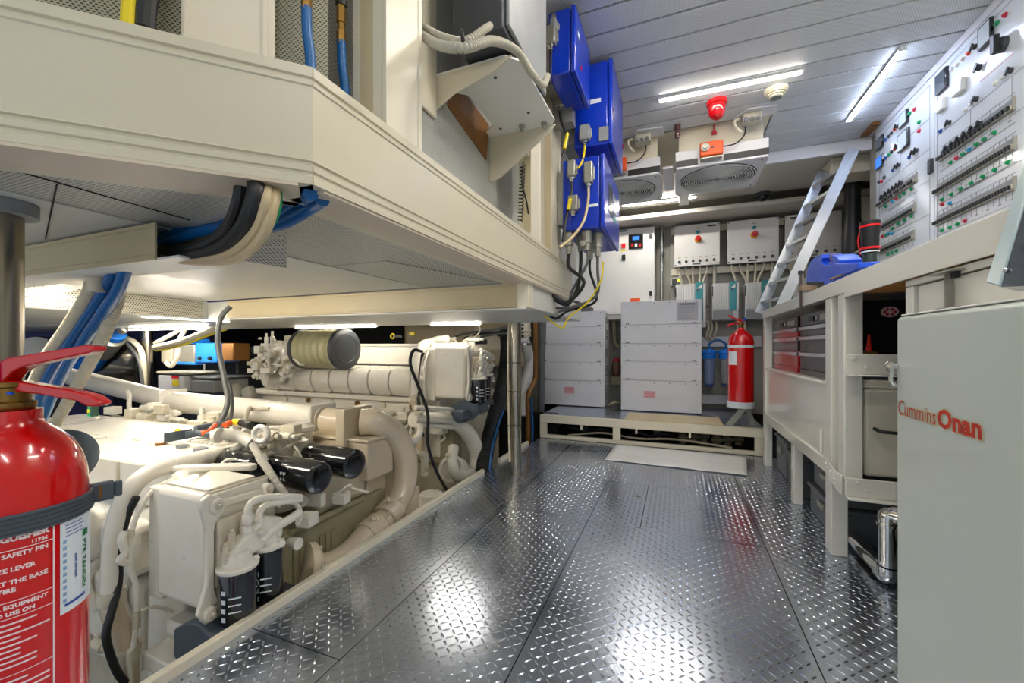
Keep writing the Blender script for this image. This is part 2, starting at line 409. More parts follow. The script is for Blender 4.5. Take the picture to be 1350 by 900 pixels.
# ================================================================ TRUNKING ON THE MEZZANINE EDGE
def trunk_section(h, d):
    if h < .12: return [(0, 0), (0, .008), (-.002, .009), (-.002, .011), (0, .012), (0, h-.012), (-.002, h-.011), (-.002, h-.009), (0, h-.008), (0, h), (-d, h), (-d, 0)]
    """cross-section (outward, z) with clip ridges near both edges"""
    r = .004
    return [(0, 0), (0, .012), (-.003, .014), (-.003, .018), (0, .020), (0, .028), (-.0035, .030), (-.0035, .034), (0, .036) , (-.002, .038),
            (-.002, h-.030), (0, h-.028), (0, h-.022), (-.0035, h-.020), (-.0035, h-.017), (0, h-.015), (0, h), (-d, h), (-d, 0)]
def trunking(p0, p1, out, z0, h, d):
    p0, p1, out = V(p0), V(p1), V(out)
    mb = MB(); mb.prism([p0 + out*o + V((0, 0, z0 + z)) for o, z in trunk_section(h, d)], p1 - p0); return mb
t = thing('cable_trunking', 'long cream cable trunking running to the back along the mezzanine edge', 'cable trunking', (-.52, .476, 1.05))
trunking((-.52, .478, 0), (-.52, 2.17, 0), (1, 0, 0), 1.05, .18, .12).build('duct_body', M.duct, t)
MB().box((-.64, 2.172, 1.052), (-.521, 2.25, 1.226)).build('end_cap', M.grayw, t, bevel=.002)
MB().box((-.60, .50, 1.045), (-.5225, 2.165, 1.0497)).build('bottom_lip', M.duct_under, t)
t = thing('cable_trunking', 'large cream cable trunking crossing diagonally overhead at upper left', 'cable trunking', (-1.2, -.2, 1.05))
trunking(C0, C0 + Dd*1.5, Dn, 1.05, .18, .12).build('duct_body', M.duct, t)
a = C0 + Dd*.02; b_ = C0 + Dd*1.5
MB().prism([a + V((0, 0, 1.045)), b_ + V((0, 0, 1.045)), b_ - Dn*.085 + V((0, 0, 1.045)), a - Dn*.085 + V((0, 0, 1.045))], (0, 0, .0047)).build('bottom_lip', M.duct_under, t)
# lateral beam and its end
t = thing('cross_trunking', 'tan cable trunking running sideways under the mezzanine above the far engine', 'cable trunking', (-1.4, 1.5, .953))
trunking((-2.27, 1.51, 0), (-.58, 1.51, 0), (0, -1, 0), .955, .094, .05).build('duct_body', M.tan, t)
MB().box((-.578, 1.503, .952), (-.53, 1.56, 1.049)).build('end_cap', M.cream, t, bevel=.002)
MB().box((-2.26, 1.498, .947), (-.54, 1.56, .9518)).build('bottom_lip', M.white, t)
t = thing('cross_trunking', 'short tan trunking under the mezzanine with cables spilling from its open end', 'cable trunking', (-1.2, .52, .975))
mb = trunking((-2.4, .502, 0), (-.97, .502, 0), (0, -1, 0), .975, .074, .004); mb.build('duct_body', M.tan, t)
mb = MB(); mb.box((-2.4, .506, .975), (-.90, .60, .979)); mb.build('duct_floor', M.white, t)
mb = MB(); mb.box((-2.4, .600, .975), (-.93, .604, 1.049)); mb.build('duct_back', M.tan, t)
# loose perforated corner piece hanging below the cables
p = [aZ(310, 342, .985), aZ(377, 353, .985), aZ(376, 306, 1.035)]
t = MB().prism([p[0], p[1], p[2], p[2] + V((-.06, .05, .01))], (0, .002, .003)).build('perforated_bracket', M.soffit)
tag(t, 'loose perforated metal corner plate hanging behind the cable bundle', 'bracket')
# ---------------------------------------------------------------- uprights above the trunking
def upright(x0, x1, y0, y1, label):
    t = thing('upright_post', label, 'post', ((x0+x1)/2, y0, 1.231), 'upright cream posts on the mezzanine trunking')
    mb = MB(); sec = [(x0, y0), (x1-.012, y0), (x1-.012, y0+.003), (x1-.006, y0+.003), (x1-.006, y0), (x1, y0), (x1, y0+.010), (x1-.002, y0+.012), (x1-.002, y1-.014), (x1, y1-.012), (x1, y1), (x0, y1)]
    mb.prism([(x, y, 1.231) for x, y in sec], (0, 0, .915)); mb.build('post_body', M.cream, t)
    MB().box((x0+.02, y0-.0015, 1.24), (x0+.05, y0, 2.14)).build('cover_strip', M.tan, t)
    return t
upright(-.604, -.522, .652, .772, 'nearest wide cream upright post, beside the blue hoses')
upright(-.57, -.522, 1.50, 1.63, 'narrow cream upright post just past the white shelf bracket')
upright(-.575, -.522, 1.79, 1.945, 'cream upright post closest to the blue control boxes')
# flat cover panel behind the diagonal trunking
pp = C0 - Dn*.10
def dg(px, py):
    q = aP(px, max(py, 0), pp, Dn)
    if py < 0: q.z = 2.09
    return q
t = thing('cover_panel', 'cream flat cover panel standing above the diagonal trunking', 'panel', dg(300, 60))
MB().prism([dg(238, 80), dg(362, 80), dg(362, -60), dg(238, -60)], -Dn*.012).build('panel_sheet', M.cream, t, bevel=.002)
for x in (247, 350): 
    MB().prism([dg(x-3, 80)+Dn*.0002, dg(x+3, 80)+Dn*.0002, dg(x+3, -60)+Dn*.0002, dg(x-3, -60)+Dn*.0002], Dn*.003).build('raised_edge', M.cream, t)
# yellow and dark hoses behind at top left
for nm, x, mt, lb, r in (('hose', 172, M.yellow, 'short yellow hose against perforated board at top left', .012), ('hose', 191, M.black, 'dark rubber hose against perforated board at top left', .013)):
    P = [aP(x, 40, C0 - Dn*.08, Dn), aP(x+2, 8, C0 - Dn*.085, Dn), aP(x+10, -40, C0 - Dn*.1, Dn), aP(x+4, -120, C0 - Dn*.135, Dn)]
    P.append(V((P[-1].x, P[-1].y, 2.09)))
    tag(MB().tube(P, r).build(nm, mt), lb, 'hose')
# blue hoses with brass fittings
for (x, xb, ytop, ybot, lb) in ((404, 412, 10, 110, 'blue hydraulic hose with brass collar, left of the pair above trunking'), (450, 459, 55, 150, 'blue hydraulic hose with long brass fitting, right of the pair beside the post')):
    Xh = -.615
    P = [aX(x, ytop, Xh), aX(x+1, (ytop*2+ybot)/3, Xh), aX(x+5, (ytop+ybot*2)/3, Xh), aX(xb, ybot, Xh)]
    t = thing('hydraulic_hose', lb, 'hose', P[-1], 'blue hoses with brass fittings above the trunking')
    P[-1].z = 1.215
    MB().tube(P, .0088, n=14).build('hose_tube', M.hose, t)
    q = P[0]; MB().lathe(q + V((0, 0, -.006)), (0, 0, 1), [(0, .0092), (.026, .0092), (.028, .0075), (.040, .0075), (.042, .0095), (.075, .0095)], 6).build('brass_fitting', M.brass, t)
    MB().lathe(q + V((0, 0, .069)), (0, 0, 1), [(0, .0105), (.018, .012), (.03, .012), (.04, .008), (2.14-q.z-.07, .008)], 16).build('top_coupling', M.black, t)
# ---------------------------------------------------------------- white shelf bracket with dark box and corrugated conduits
t = thing('shelf_bracket', 'white metal shelf bracket with gussets seen from below, bolted to the board', 'bracket', (-.66, 1.05, 1.6))
mb = MB(); poly = [(-.664, 1.05), (-.44, 1.05), (-.405, 1.085), (-.40, 1.41), (-.42, 1.44), (-.664, 1.44), (-.664, 1.40), (-.615, 1.36), (-.615, 1.17), (-.664, 1.13)]
mb.prism([(x, y, 1.6) for x, y in poly], (0, 0, .006)); mb.build('shelf_plate', M.white, t)
MB().prism([(-.664, 1.05, 1.5998), (-.42, 1.05, 1.5998), (-.47, 1.05, 1.57), (-.60, 1.05, 1.535), (-.664, 1.05, 1.50)], (0, .005, 0)).build('near_gusset', M.cream, t)
MB().prism([(-.664, 1.435, 1.5998), (-.405, 1.435, 1.5998), (-.42, 1.435, 1.58), (-.62, 1.435, 1.44), (-.664, 1.435, 1.43)], (0, .005, 0)).build('far_gusset', M.cream, t)
for (x, y) in ((-.60, 1.07), (-.50, 1.12), (-.47, 1.33), (-.60, 1.39)): MB().lathe((x, y, 1.5998), (0, 0, -1), [(0, .005), (.002, .005)], 12).build('screw_hole', M.grayd, t)
for (x, y) in ((-.52, 1.40), (-.44, 1.41)): bolt(MB(), (x, y, 1.5998), (0, 0, -1), .008, .018).build('bolt', M.conn, t)
o = MB().prism([(-.6645, 1.12, 1.55), (-.6645, 1.40, 1.50), (-.6645, 1.42, 1.64), (-.6645, 1.12, 1.66)], (.004, 0, 0)).build('timber_batten', M.wood); tag(o, 'strip of brown timber showing behind the white bracket', 'batten')
o = MB().box((-.664, .80, 1.47), (-.655, 1.045, 2.14)).build('backing_panel', M.cream, bevel=.002); tag(o, 'plain cream panel behind the corrugated conduits', 'panel')
t = thing('monitor_box', 'dark grey equipment box with a pale side panel on the white bracket', 'equipment box', (-.5, 1.1, 1.606))
MB().box((-.56, .97, 1.615), (-.412, 1.32, 2.1)).build('case', M.grayd, t, bevel=.006)
MB().box((-.411, .985, 1.63), (-.400, 1.31, 2.09)).build('side_panel', M.gray, t, bevel=.003)
MB().box((-.55, 1.06, 1.606), (-.43, 1.30, 1.615)).build('foot', M.black, t)
def conduit(P, r, m, name, label, cat='conduit', group=None, pitch=.0085):
    o = MB().corr(P, r, pitch).build(name, m); tag(o, label, cat, group); return o
conduit([aX(545, 26, -.60), aX(575, 45, -.50), aX(612, 54, -.41), aX(640, 38, -.395), aX(646, 34, -.43)], .0085, M.conduit, 'corrugated_conduit', 'thinner grey corrugated conduit tied above the white bracket', group='corrugated conduits by the bracket')
conduit([aX(545, 38, -.60), aX(575, 58, -.48), aX(612, 63, -.392), aX(650, 54, -.385), aX(682, 68, -.38), aX(700, 95, -.38), aX(716, 112, -.38), aX(722, 100, -.40)], .0105, M.conduit, 'corrugated_conduit', 'thicker grey corrugated conduit curving down around the dark box', group='corrugated conduits by the bracket')
c = aX(611, 57, -.40); tag(MB().torus(c, (1, 0.5, .2), .0215, .0025).build('cable_tie', M.black), 'black cable tie round the two corrugated conduits', 'cable tie')
# small sensor and coiled cord in the mezzanine opening
t = thing('sensor_unit', 'small grey wall unit with coiled cord under the bracket', 'sensor', (-.63, 1.52, 1.48))
p = aX(695, 205, -.545); MB().box((p.x-.03, p.y-.035, p.z-.018), (p.x+.018, p.y-.002, p.z+.022)).build('housing', M.grayw, t, bevel=.004)
mb = MB(); P = []
a, b_ = aX(689, 218, -.552), aX(686, 292, -.545)
for i in range(220):
    k = i/219; an = k*2*PI*16; P.append(a.lerp(b_, k) + V((math.cos(an)*.009, math.sin(an)*.009, 0)))
P[-1].z = b_.z
mb.tube(P, .0022, n=6, k=1).build('coiled_cord', M.black, t)
mb = MB(); mb.tube([aX(690, 214, -.54), aX(688, 240, -.53), aX(694, 265, -.53), aX(698, 290, -.53)], .003); mb.build('straight_cord', M.black, t)
# ================================================================ CABLE BUNDLE AT THE TRUNKING CORNER
Gc = 'cables spilling from the trunking corner'
def cable(P, r, m, label, name='cable', cat='cable', group=None, n=10):
    o = MB().tube(P, r, n=n).build(name, m); tag(o, label, cat, group); return o
A = lambda px, py, Y: aY(px, py, Y)
cable([aZ(318, 226, 1.07), aZ(316, 262, 1.03), A(300, 300, .47), A(270, 322, .52), A(238, 330, .55), A(215, 326, .56)], .0105, M.black, 'left black power cable bending into the short trunking', group=Gc)
cable([aZ(337, 228, 1.07), aZ(337, 262, 1.02), A(318, 305, .46), A(284, 330, .51), A(240, 337, .55), A(214, 334, .57)], .0135, M.black, 'thick black power cable in the middle of the bundle', group=Gc)
cable([aZ(352, 235, 1.07), aZ(352, 262, 1.02), A(337, 305, .45), A(302, 335, .49), A(262, 341, .53), A(216, 338, .56)], .0075, M.cablec, 'upper beige cable beside the black power cables', group=Gc)
cable([aZ(362, 238, 1.07), aZ(362, 265, 1.02), A(346, 312, .45), A(312, 341, .49), A(262, 345, .53), A(218, 341, .56)], .0075, M.cablec, 'lower beige cable at the outside of the bundle', group=Gc)
cable([aZ(368, 240, 1.07), aZ(369, 268, 1.02), A(360, 295, .46), A(344, 311, .47)], .0035, M.green, 'thin green earth cable beside the beige cables', group=Gc)
cable([aZ(364, 240, 1.07), aZ(365, 268, 1.02), A(356, 296, .46), A(342, 311, .47)], .0035, M.orange, 'thin orange cable beside the beige cables', group=Gc)
for k, (dy, lb) in enumerate(((0, 'upper blue hose passing behind the black cables at the corner'), (12, 'lower blue hose passing behind the black cables at the corner'))):
    cable([aZ(410+k*15, 255+k*8, 1.0445), A(396+k*14, 266+k*8, .545), A(366+k*4, 288+dy*.6, .55), A(325, 296+dy*.6, .56), A(285, 288+dy, .57), A(240, 300+dy, .57), A(214, 316+dy*.4, .57)], .0115, M.hose, lb, 'hydraulic_hose', 'hose', 'blue hoses behind the cable bundle', 14)
# conduits and blue hoses dropping from the short trunking to the near engine
GD = 'blue hoses dropping to the near engine'; GE = 'corrugated conduits dropping to the near engine'
z0 = .974
cable([aY(152, 349, .56), A(140, 380, .60), A(100, 440, .66), A(62, 500, .70), A(44, 560, .72)], .0135, M.hose, 'left blue hose dropping past the red extinguisher handle', 'hydraulic_hose', 'hose', GD, 16)
cable([aY(168, 349, .56), A(152, 390, .60), A(118, 440, .66), A(84, 490, .70), A(52, 562, .72)], .0135, M.hose, 'right blue hose dropping past the red extinguisher handle', 'hydraulic_hose', 'hose', GD, 16)
conduit([aY(126, 352, .58), A(118, 385, .60), A(90, 430, .64), A(56, 480, .68), A(30, 540, .70)], .0165, M.conduitw, 'corrugated_conduit', 'left cream corrugated conduit behind the blue hoses', group=GE, pitch=.012)
conduit([aY(160, 352, .60), A(154, 395, .63), A(138, 440, .66), A(112, 490, .70), A(72, 560, .72)], .0165, M.conduitw, 'corrugated_conduit', 'right cream corrugated conduit behind the blue hoses', group=GE, pitch=.012)
p = aY(127, 356, .58); MB().lathe((p.x, p.y, .974), (0, 0, -1), [(0, .024), (.012, .024), (.013, .019), (.035, .018)], 24).build('conduit_gland', M.conduitw, None); tag(bpy.data.objects['conduit_gland'], 'cream gland joining corrugated conduits to the short trunking', 'gland')
# poles
def pole(x, y, r, z1, label):
    t = thing('support_pole', label, 'pole', (x, y, 0))
    MB().cyl((x, y, -.012), (x, y, z1), r, n=28).build('pole_tube', M.pole, t); return t
p = aZ(-8, 300, 1.0)
t = pole(-1.1, .335, .032, 1.03, 'steel support pole at far left edge behind the extinguisher')
MB().cyl((-1.1, .335, 1.03), (-1.1, .335, 1.0525), .05, n=28).build('top_flange', M.gray, t)
px, py = -.936, 2.415
t = pole(px, py, .033, .952, 'polished steel support pole standing through the floor beside the far engine')
MB().lathe((px, py, 0), (0, 0, 1), [(0, .04), (.004, .04), (.006, .031)], 28).build('floor_collar', M.pole, t)
for z in (.31, .52, .70):
    MB().torus((px-.008, py-.006, z), (0, .05, 1), .042, .0022).build('cable_tie', M.black, t)
MB().corr([(px-.043, py-.012, .951), (px-.046, py-.016, .7), (px-.042, py-.018, .4), (px-.034, py-.02, .08)], .008, .006).build('corrugated_sleeve', M.conduitw, t)
# LED battens
def batten(p0, p1, z, label, w=.028, m=M.ledw, h=.018, cat='light', name='ceiling_light', grp='slim strip lights', housing=M.white):
    p0, p1 = V((p0[0], p0[1], z)), V((p1[0], p1[1], z)); d = (p1 - p0).normalized(); s = V((-d.y, d.x, 0)); L = (p1-p0).length; c = (p0+p1)/2
    t = thing(name, label, cat, c, grp)
    hb = MB().obox(c + V((0, 0, -h*.15)), d*L/2, s*w/2, V((0, 0, h*.15)))
    for sg in (-1, 1): hb.obox(c + s*sg*(w*.46) + V((0, 0, -h*.35)), d*L/2, s*w*.04, V((0, 0, h*.2)))
    hb.build('housing', housing, t)
    MB().obox(c + V((0, 0, -h*.72)), d*(L/2-.006), s*(w*.38), V((0, 0, h*.22))).build('diffuser', m, t, bevel=.003)
    for e, sg in ((p0, -1), (p1, 1)):
        MB().obox(e - d*.0*sg + V((0, 0, -h*.5)), d*.005, s*w*.5, V((0, 0, h*.5))).build('end_cap', housing, t, bevel=.001)
    return t
batten((-.09, 2.385), (.57, 2.39), 2.149, 'slim strip light running across the planked ceiling beside the red beacon')
batten((.944, 2.375), (.947, 3.01), 2.149, 'cool white strip light running lengthwise above the switchboards', m=M.ledc)
batten((-.47, 3.94), (.16, 3.94), 2.118, 'strip light on the rear ceiling just behind the fan units', m=M.ledb)
batten((-2.475, 1.22), (-2.475, 1.66), .955, 'strip light under the mezzanine edge left of the cross trunking', w=.012, h=.008, grp='strip lights in the engine bay', m=M.lede)
batten((-1.55, 2.40), (-1.17, 2.40), .952, 'strip light under the cross trunking right above the far engine', w=.012, h=.008, grp='strip lights in the engine bay', m=M.lede)
batten((-2.8, 2.40), (-2.0, 2.40), .952, 'strip light left of the far engine air filter', w=.012, h=.008, grp='strip lights in the engine bay', m=M.lede)
a, b_ = aZ(18, 385, 1.052), aZ(92, 375, 1.052)
batten((a.x-.25, a.y), (b_.x, b_.y), 1.053, 'surface strip light at far left beneath the short trunking', w=.04, h=.022, grp='strip lights in the engine bay', m=M.ledw)
batten((-4.2, 2.0), (-3.2, 2.05), .954, 'added strip light far back over the blue pumps', grp='strip lights in the engine bay', m=M.lede)  # extra lamp added to brighten the far-left background
# strip lights out of view, added to even out the light
batten((.1, -.55), (.9, -.55), 2.149, 'added unseen ceiling strip light behind the camera', m=M.ledb)
batten((.945, .6), (.945, 1.3), 2.149, 'added unseen strip light lengthwise above the near bench', m=M.ledb)
batten((-.1, .75), (.6, .75), 2.149, 'added unseen ceiling strip light directly above the camera position', m=M.ledb)
batten((-2.4, .665), (-1.45, .665), 1.053, 'added strip light under the mezzanine hidden behind the short trunking', w=.03, grp='strip lights in the engine bay', m=M.lede)  # added lamp, kept out of sight, to light the near engine
batten((-.1, 1.45), (.5, 1.45), 2.149, 'added unseen ceiling strip light above the walkway', m=M.ledb)
# ================================================================ REAR PLATFORM
Y0 = 3.47
t = thing('rear_platform', 'low cream steel platform with tread-plate top carrying the grey cabinets', 'platform', (-.25, Y0, 0))
mb = MB(); mb.box((-1.12, Y0, .135), (.60, Y0+.05, .20)); mb.build('front_rail', M.cream, t, bevel=.003)
mb = MB(); mb.box((-1.12, Y0+.005, 0), (.534, Y0+.045, .03)); mb.build('floor_rail', M.cream, t, bevel=.003)
for x in (-1.09, -.46, .565): MB().box((x-.03, Y0+.002, 0 if x > .5 else .031), (x+.03, Y0+.048, .134)).build('leg', M.cream, t, bevel=.002)
for x in (-.80, -.16, .20): MB().box((x-.03, Y0+.40, -.02), (x+.03, Y0+.44, .184)).build('leg', M.gray, t, bevel=.002)
mb = MB(); mb.box((-1.12, Y0+.051, .185), (.60, 4.5, .199)); mb.tread(-1.12, .60, Y0+.051, 3.98, .1991); tp = mb.build('tread_top', M.tread, t)
mb = MB(); mb.box((.57, Y0+.051, .12), (.60, 4.4, .184)); mb.build('side_rail', M.cream, t, bevel=.003)
for x in (-.75, -.30, .10): MB().box((x-.012, Y0+.01, .095), (x+.004, Y0+.03, .134)).build('tab', M.cream, t)
a, b_ = aZ(836, 545, .2), aZ(950, 560, .2)
tag(MB().box((-.40, 3.50, .2005), (.33, 3.86, .209)).build('board_mat', M.card, bevel=.003), 'beige board lying on the rear platform in front of the cabinets', 'board')
# pipes, valves and fittings under the platform
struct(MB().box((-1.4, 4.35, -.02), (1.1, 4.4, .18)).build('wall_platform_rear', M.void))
for i in range(6):
    x = .05 + i*.085; y = Y0 + .30 + .05*(i % 3)
    t = thing('pipe_fitting', ['olive valve body under the rear platform, leftmost of the row', 'small olive pipe fitting second from left under the platform', 'olive flanged fitting third from left under the platform', 'olive valve with side plug fourth from left under the platform', 'olive pipe elbow fifth from left under the platform', 'rightmost olive fitting under the rear platform'][i], 'pipe fitting', (x, y, 0), 'olive fittings under the platform')
    mb = MB(); mb.lathe((x, y, -.012), (0, 0, 1), [(0, .03), (.03, .03), (.04, .022), (.06, .022), (.065, .034), (.08, .034), (.085, .018), (.10, .012)], 12); mb.build('valve_body', M.engdirty, t)
    MB().cyl((x-.04, y-.01, .035), (x+.04, y-.015, .04), .016, n=10).build('branch', M.engdirty, t)
for i, (x0, x1, lb) in enumerate(((-1.0, -.5, 'dark hose loop beneath the left of the rear platform'), (-.42, .02, 'dark hose loop beneath the middle of the rear platform'))):
    cable([(x0, Y0+.25, .015), (x0+.12, Y0+.2, .07), ((x0+x1)/2, Y0+.22, .04), (x1-.1, Y0+.18, .08), (x1, Y0+.25, .015)], .014, M.black, lb, 'rubber_hose', 'hose', 'hoses under the platform')
cable([(-.9, Y0+.13, .012), (-.6, Y0+.16, .05), (-.3, Y0+.14, .03), (.0, Y0+.15, .045), (.4, Y0+.14, .015)], .009, M.conduitw, 'pale pipe running along below the rear platform', 'pipe', 'pipe')
# ================================================================ GREY CABINETS
def cabinet(x0, x1, y0, y1, z1, label, seams, labelled):
    t = thing('battery_cabinet', label, 'cabinet', ((x0+x1)/2, y0, .2), 'tall grey vented cabinets on the platform')
    MB().box((x0, y0+.012, .207), (x1, y1, z1)).build('body', M.grayw, t, bevel=.003)
    MB().box((x0+.05, y0+.03, .2), (x1-.05, y1-.03, .2065)).build('plinth', M.grayd, t)
    zs = [.21] + seams + [z1]
    for k in range(len(zs)-1):
        p = MB().box((x0+.002, y0, zs[k]+.0015), (x1-.002, y0+.011, zs[k+1]-.0015)).build('front_panel', M.grayw, t, bevel=.0015)
        w_ = x1-x0
        for f in (.06, .24, .43, .62, .81, .94):
            MB().lathe((x0+w_*f, y0-.0002, zs[k+1]-.022), (0, -1, 0), [(0, .0045), (.0015, .0045)], 8).build('screw', M.grayd, p)
        if k > 0:
            for f in (.075, .10, .90, .93): MB().box((x0+w_*f-.006, y0-.003, zs[k]+.006), (x0+w_*f+.006, y0-.0002, zs[k]+.016)).build('latch', M.grayd, p)
    # side vents
    for k in range(len(zs)-1):
        mb = MB()
        for j in range(5):
            z = zs[k] + (zs[k+1]-zs[k])*(.28 + .12*j); mb.box((x1+.0002, y0+.06, z), (x1+.0015, y0+.20, z+.008))
        mb.build('side_vent', M.grayd, t)
    cx = x0 + w_*(.47 if not labelled else .37)
    pl = MB().box((cx-.05, y0-.0018, .33), (cx+.05, y0-.0002, .395)).build('warning_label', mat('label_pink', '#d9a6ac', .5), t)
    for j in range(4): MB().box((cx-.043, y0-.0024, .34+j*.014), (cx+.043, y0-.0019, .343+j*.014)).build('label_rule', M.reddot, pl)
    return t
ZT = 1.205
c1 = cabinet(-1.32, -.655, 4.09, 4.36, 1.16, 'left grey vented cabinet half hidden behind the hanging cables', [.46, .645, .83, 1.0], False)
c2 = cabinet(-.488, .205, 3.99, 4.30, 1.222, 'right grey cabinet bearing a DIAMOND instruction sheet', [.49, .665, .83, 1.005], True)
sh = MB().box((.005, 3.9882, 1.035), (.175, 3.9892, 1.195)).build('instruction_sheet', mat('sheet_grey', '#b4b2b8', .5), c2)
text('lettering', 'DIAMOND', (.09, 3.988, 1.172), (1, 0, 0), (0, 0, 1), .026, M.ink, sh, .0004, 'CENTER', bold=.0006)
for j in range(11):
    if j == 6: continue
    L = (.145, .12, .135, .11, .13, .10, 0, .06, .12, .10, .115)[j]; MB().box((.02, 3.9874, 1.158-j*.0107), (.02+L, 3.9879, 1.1605-j*.0107)).build('print_line', M.gray, sh)
MB().box((-.48, 4.30, .21), (.195, 4.31, 1.20)).build('rear_skin', M.grayw, c2)
# gap between them: brown pump and yellow pipe
t = thing('bilge_pump', 'small red-brown pump on the wall between the two grey cabinets', 'pump', (-.58, 4.35, .45))
MB().lathe((-.585, 4.40, .50), (0, 0, 1), [(0, .03), (.03, .045), (.12, .045), (.15, .03)], 16).build('pump_body', mat('rust_brown', '#6d4a3c', .4), t)
MB().lathe((-.585, 4.40, .652), (0, 0, 1), [(0, .035), (.02, .035), (.03, .01)], 16).build('red_cap', M.redp, t)
MB().box((-.64, 4.40, .40), (-.53, 4.549, .495)).build('bracket', M.engdirty, t, bevel=.004)
cable([(-.615, 4.42, 1.25), (-.612, 4.42, 1.0), (-.60, 4.43, .85), (-.56, 4.44, .80)], .022, M.engdirty, 'olive pipe coming down between the two grey cabinets', 'pipe', 'pipe')
cable([(-.64, 4.2, .215), (-.6, 4.15, .235), (-.55, 4.18, .25), (-.52, 4.25, .215)], .014, M.engdirty, 'short olive hose at the platform between the cabinets', 'rubber_hose', 'hose')
# ================================================================ WHITE CONTROL CABINET
YC = 4.30
q = aY(863, 298, YC); x1 = q.x; z1 = q.z
t = thing('control_cabinet', 'tall white control cabinet with two black display modules behind the grey cabinets', 'cabinet', (-.6, YC, 1.25))
MB().box((-1.15, YC+.02, 1.08), (x1, 4.549, z1)).build('body', M.ctrl, t, bevel=.004)
dr = MB().box((-1.15, YC, 1.13), (x1-.003, YC+.019, z1-.003)).build('door', M.ctrl, t, bevel=.002)
def on(px, py): return aY(px, py, YC-.0005)
def rect(px0, py0, px1, py1, th, nm, m, par, y=YC, bevel=0.0):
    a = aY(px0, (py0+py1)/2, y); b = aY(px1, (py0+py1)/2, y); c = aY((px0+px1)/2, py0, y); d = aY((px0+px1)/2, py1, y)
    return MB().box((a.x, y-th, d.z), (b.x, y-.0001, c.z)).build(nm, m, par, bevel=bevel)
for (a, b_) in ((829, 848), (799, 816)):
    d = rect(a, 309, b_, 328, .014, 'display_module', M.blackg, dr, bevel=.002)
    o = rect(a+5, 311.5, b_-5, 316, .0012, 'display_window', M.screenb, t, YC-.0142)
    for k in range(3):
        o = rect(a+3+k*5, 321, a+6+k*5, 325, .003, 'push_button', (M.redp, M.label, M.redp)[k], t, YC-.0142)
rect(819.5, 321, 824.5, 327, .012, 'red_push_button', M.redp, dr); rect(818, 329, 826, 331, .001, 'yellow_label', M.yellow, dr)
rect(820, 336, 824.5, 343, .014, 'key_switch', M.black, dr); rect(856, 308.5, 859.5, 314.5, .012, 'door_latch', M.black, dr); rect(856, 384, 859.5, 390, .012, 'door_latch', M.black, dr)
rect(817, 303.5, 826, 305.5, .0015, 'name_strip', M.ink, dr); rect(831, 393, 844, 397.5, .0015, 'orange_label', M.orange, dr)
# vertical stainless pipe beside it
t = thing('stainless_pipe', 'vertical stainless pipe right of the white control cabinet', 'pipe', (-.16, 4.42, .9))
a = aY(872.5, 300, 4.42)
MB().cyl((a.x, 4.42, 1.80), (a.x, 4.42, 2.018), .022).build('upper_tube', M.steel, t); MB().lathe((a.x, 4.42, 1.69), (0, 0, 1), [(0, .015), (.02, .028), (.05, .028), (.055, .022), (.12, .022)], 18).build('coupling', M.steel, t)
MB().cyl((a.x, 4.42, .2), (a.x, 4.42, 1.70), .015).build('lower_tube', M.steel, t)
# steel casing columns on the rear wall
a, b_ = aY(883, 300, 4.5), aY(934, 300, 4.5); 
struct(MB().box((a.x, 4.47, 1.2), (a.x+.20, 4.549, 2.018)).build('wall_back_casing', M.wallg, bevel=.004))
struct(MB().box((a.x+.205, 4.49, 1.2), (b_.x, 4.549, 2.018)).build('wall_back_casing.001', M.wallg, bevel=.004))
struct(MB().box((-.19, 4.51, .2), (-.02, 4.549, 2.0)).build('wall_back_channel', M.wallg))
# mounting rails
for z, lb in ((1.955, 'upper'), (1.545, 'lower')):
    a = aY(885, 352, 4.44); tag(MB().box((a.x, 4.455, z-.03), (1.1, 4.469, z+.03)).build('mounting_rail', M.cream, bevel=.002), lb + ' cream rail behind the three white switch boxes', 'rail', 'rails behind the switch boxes')
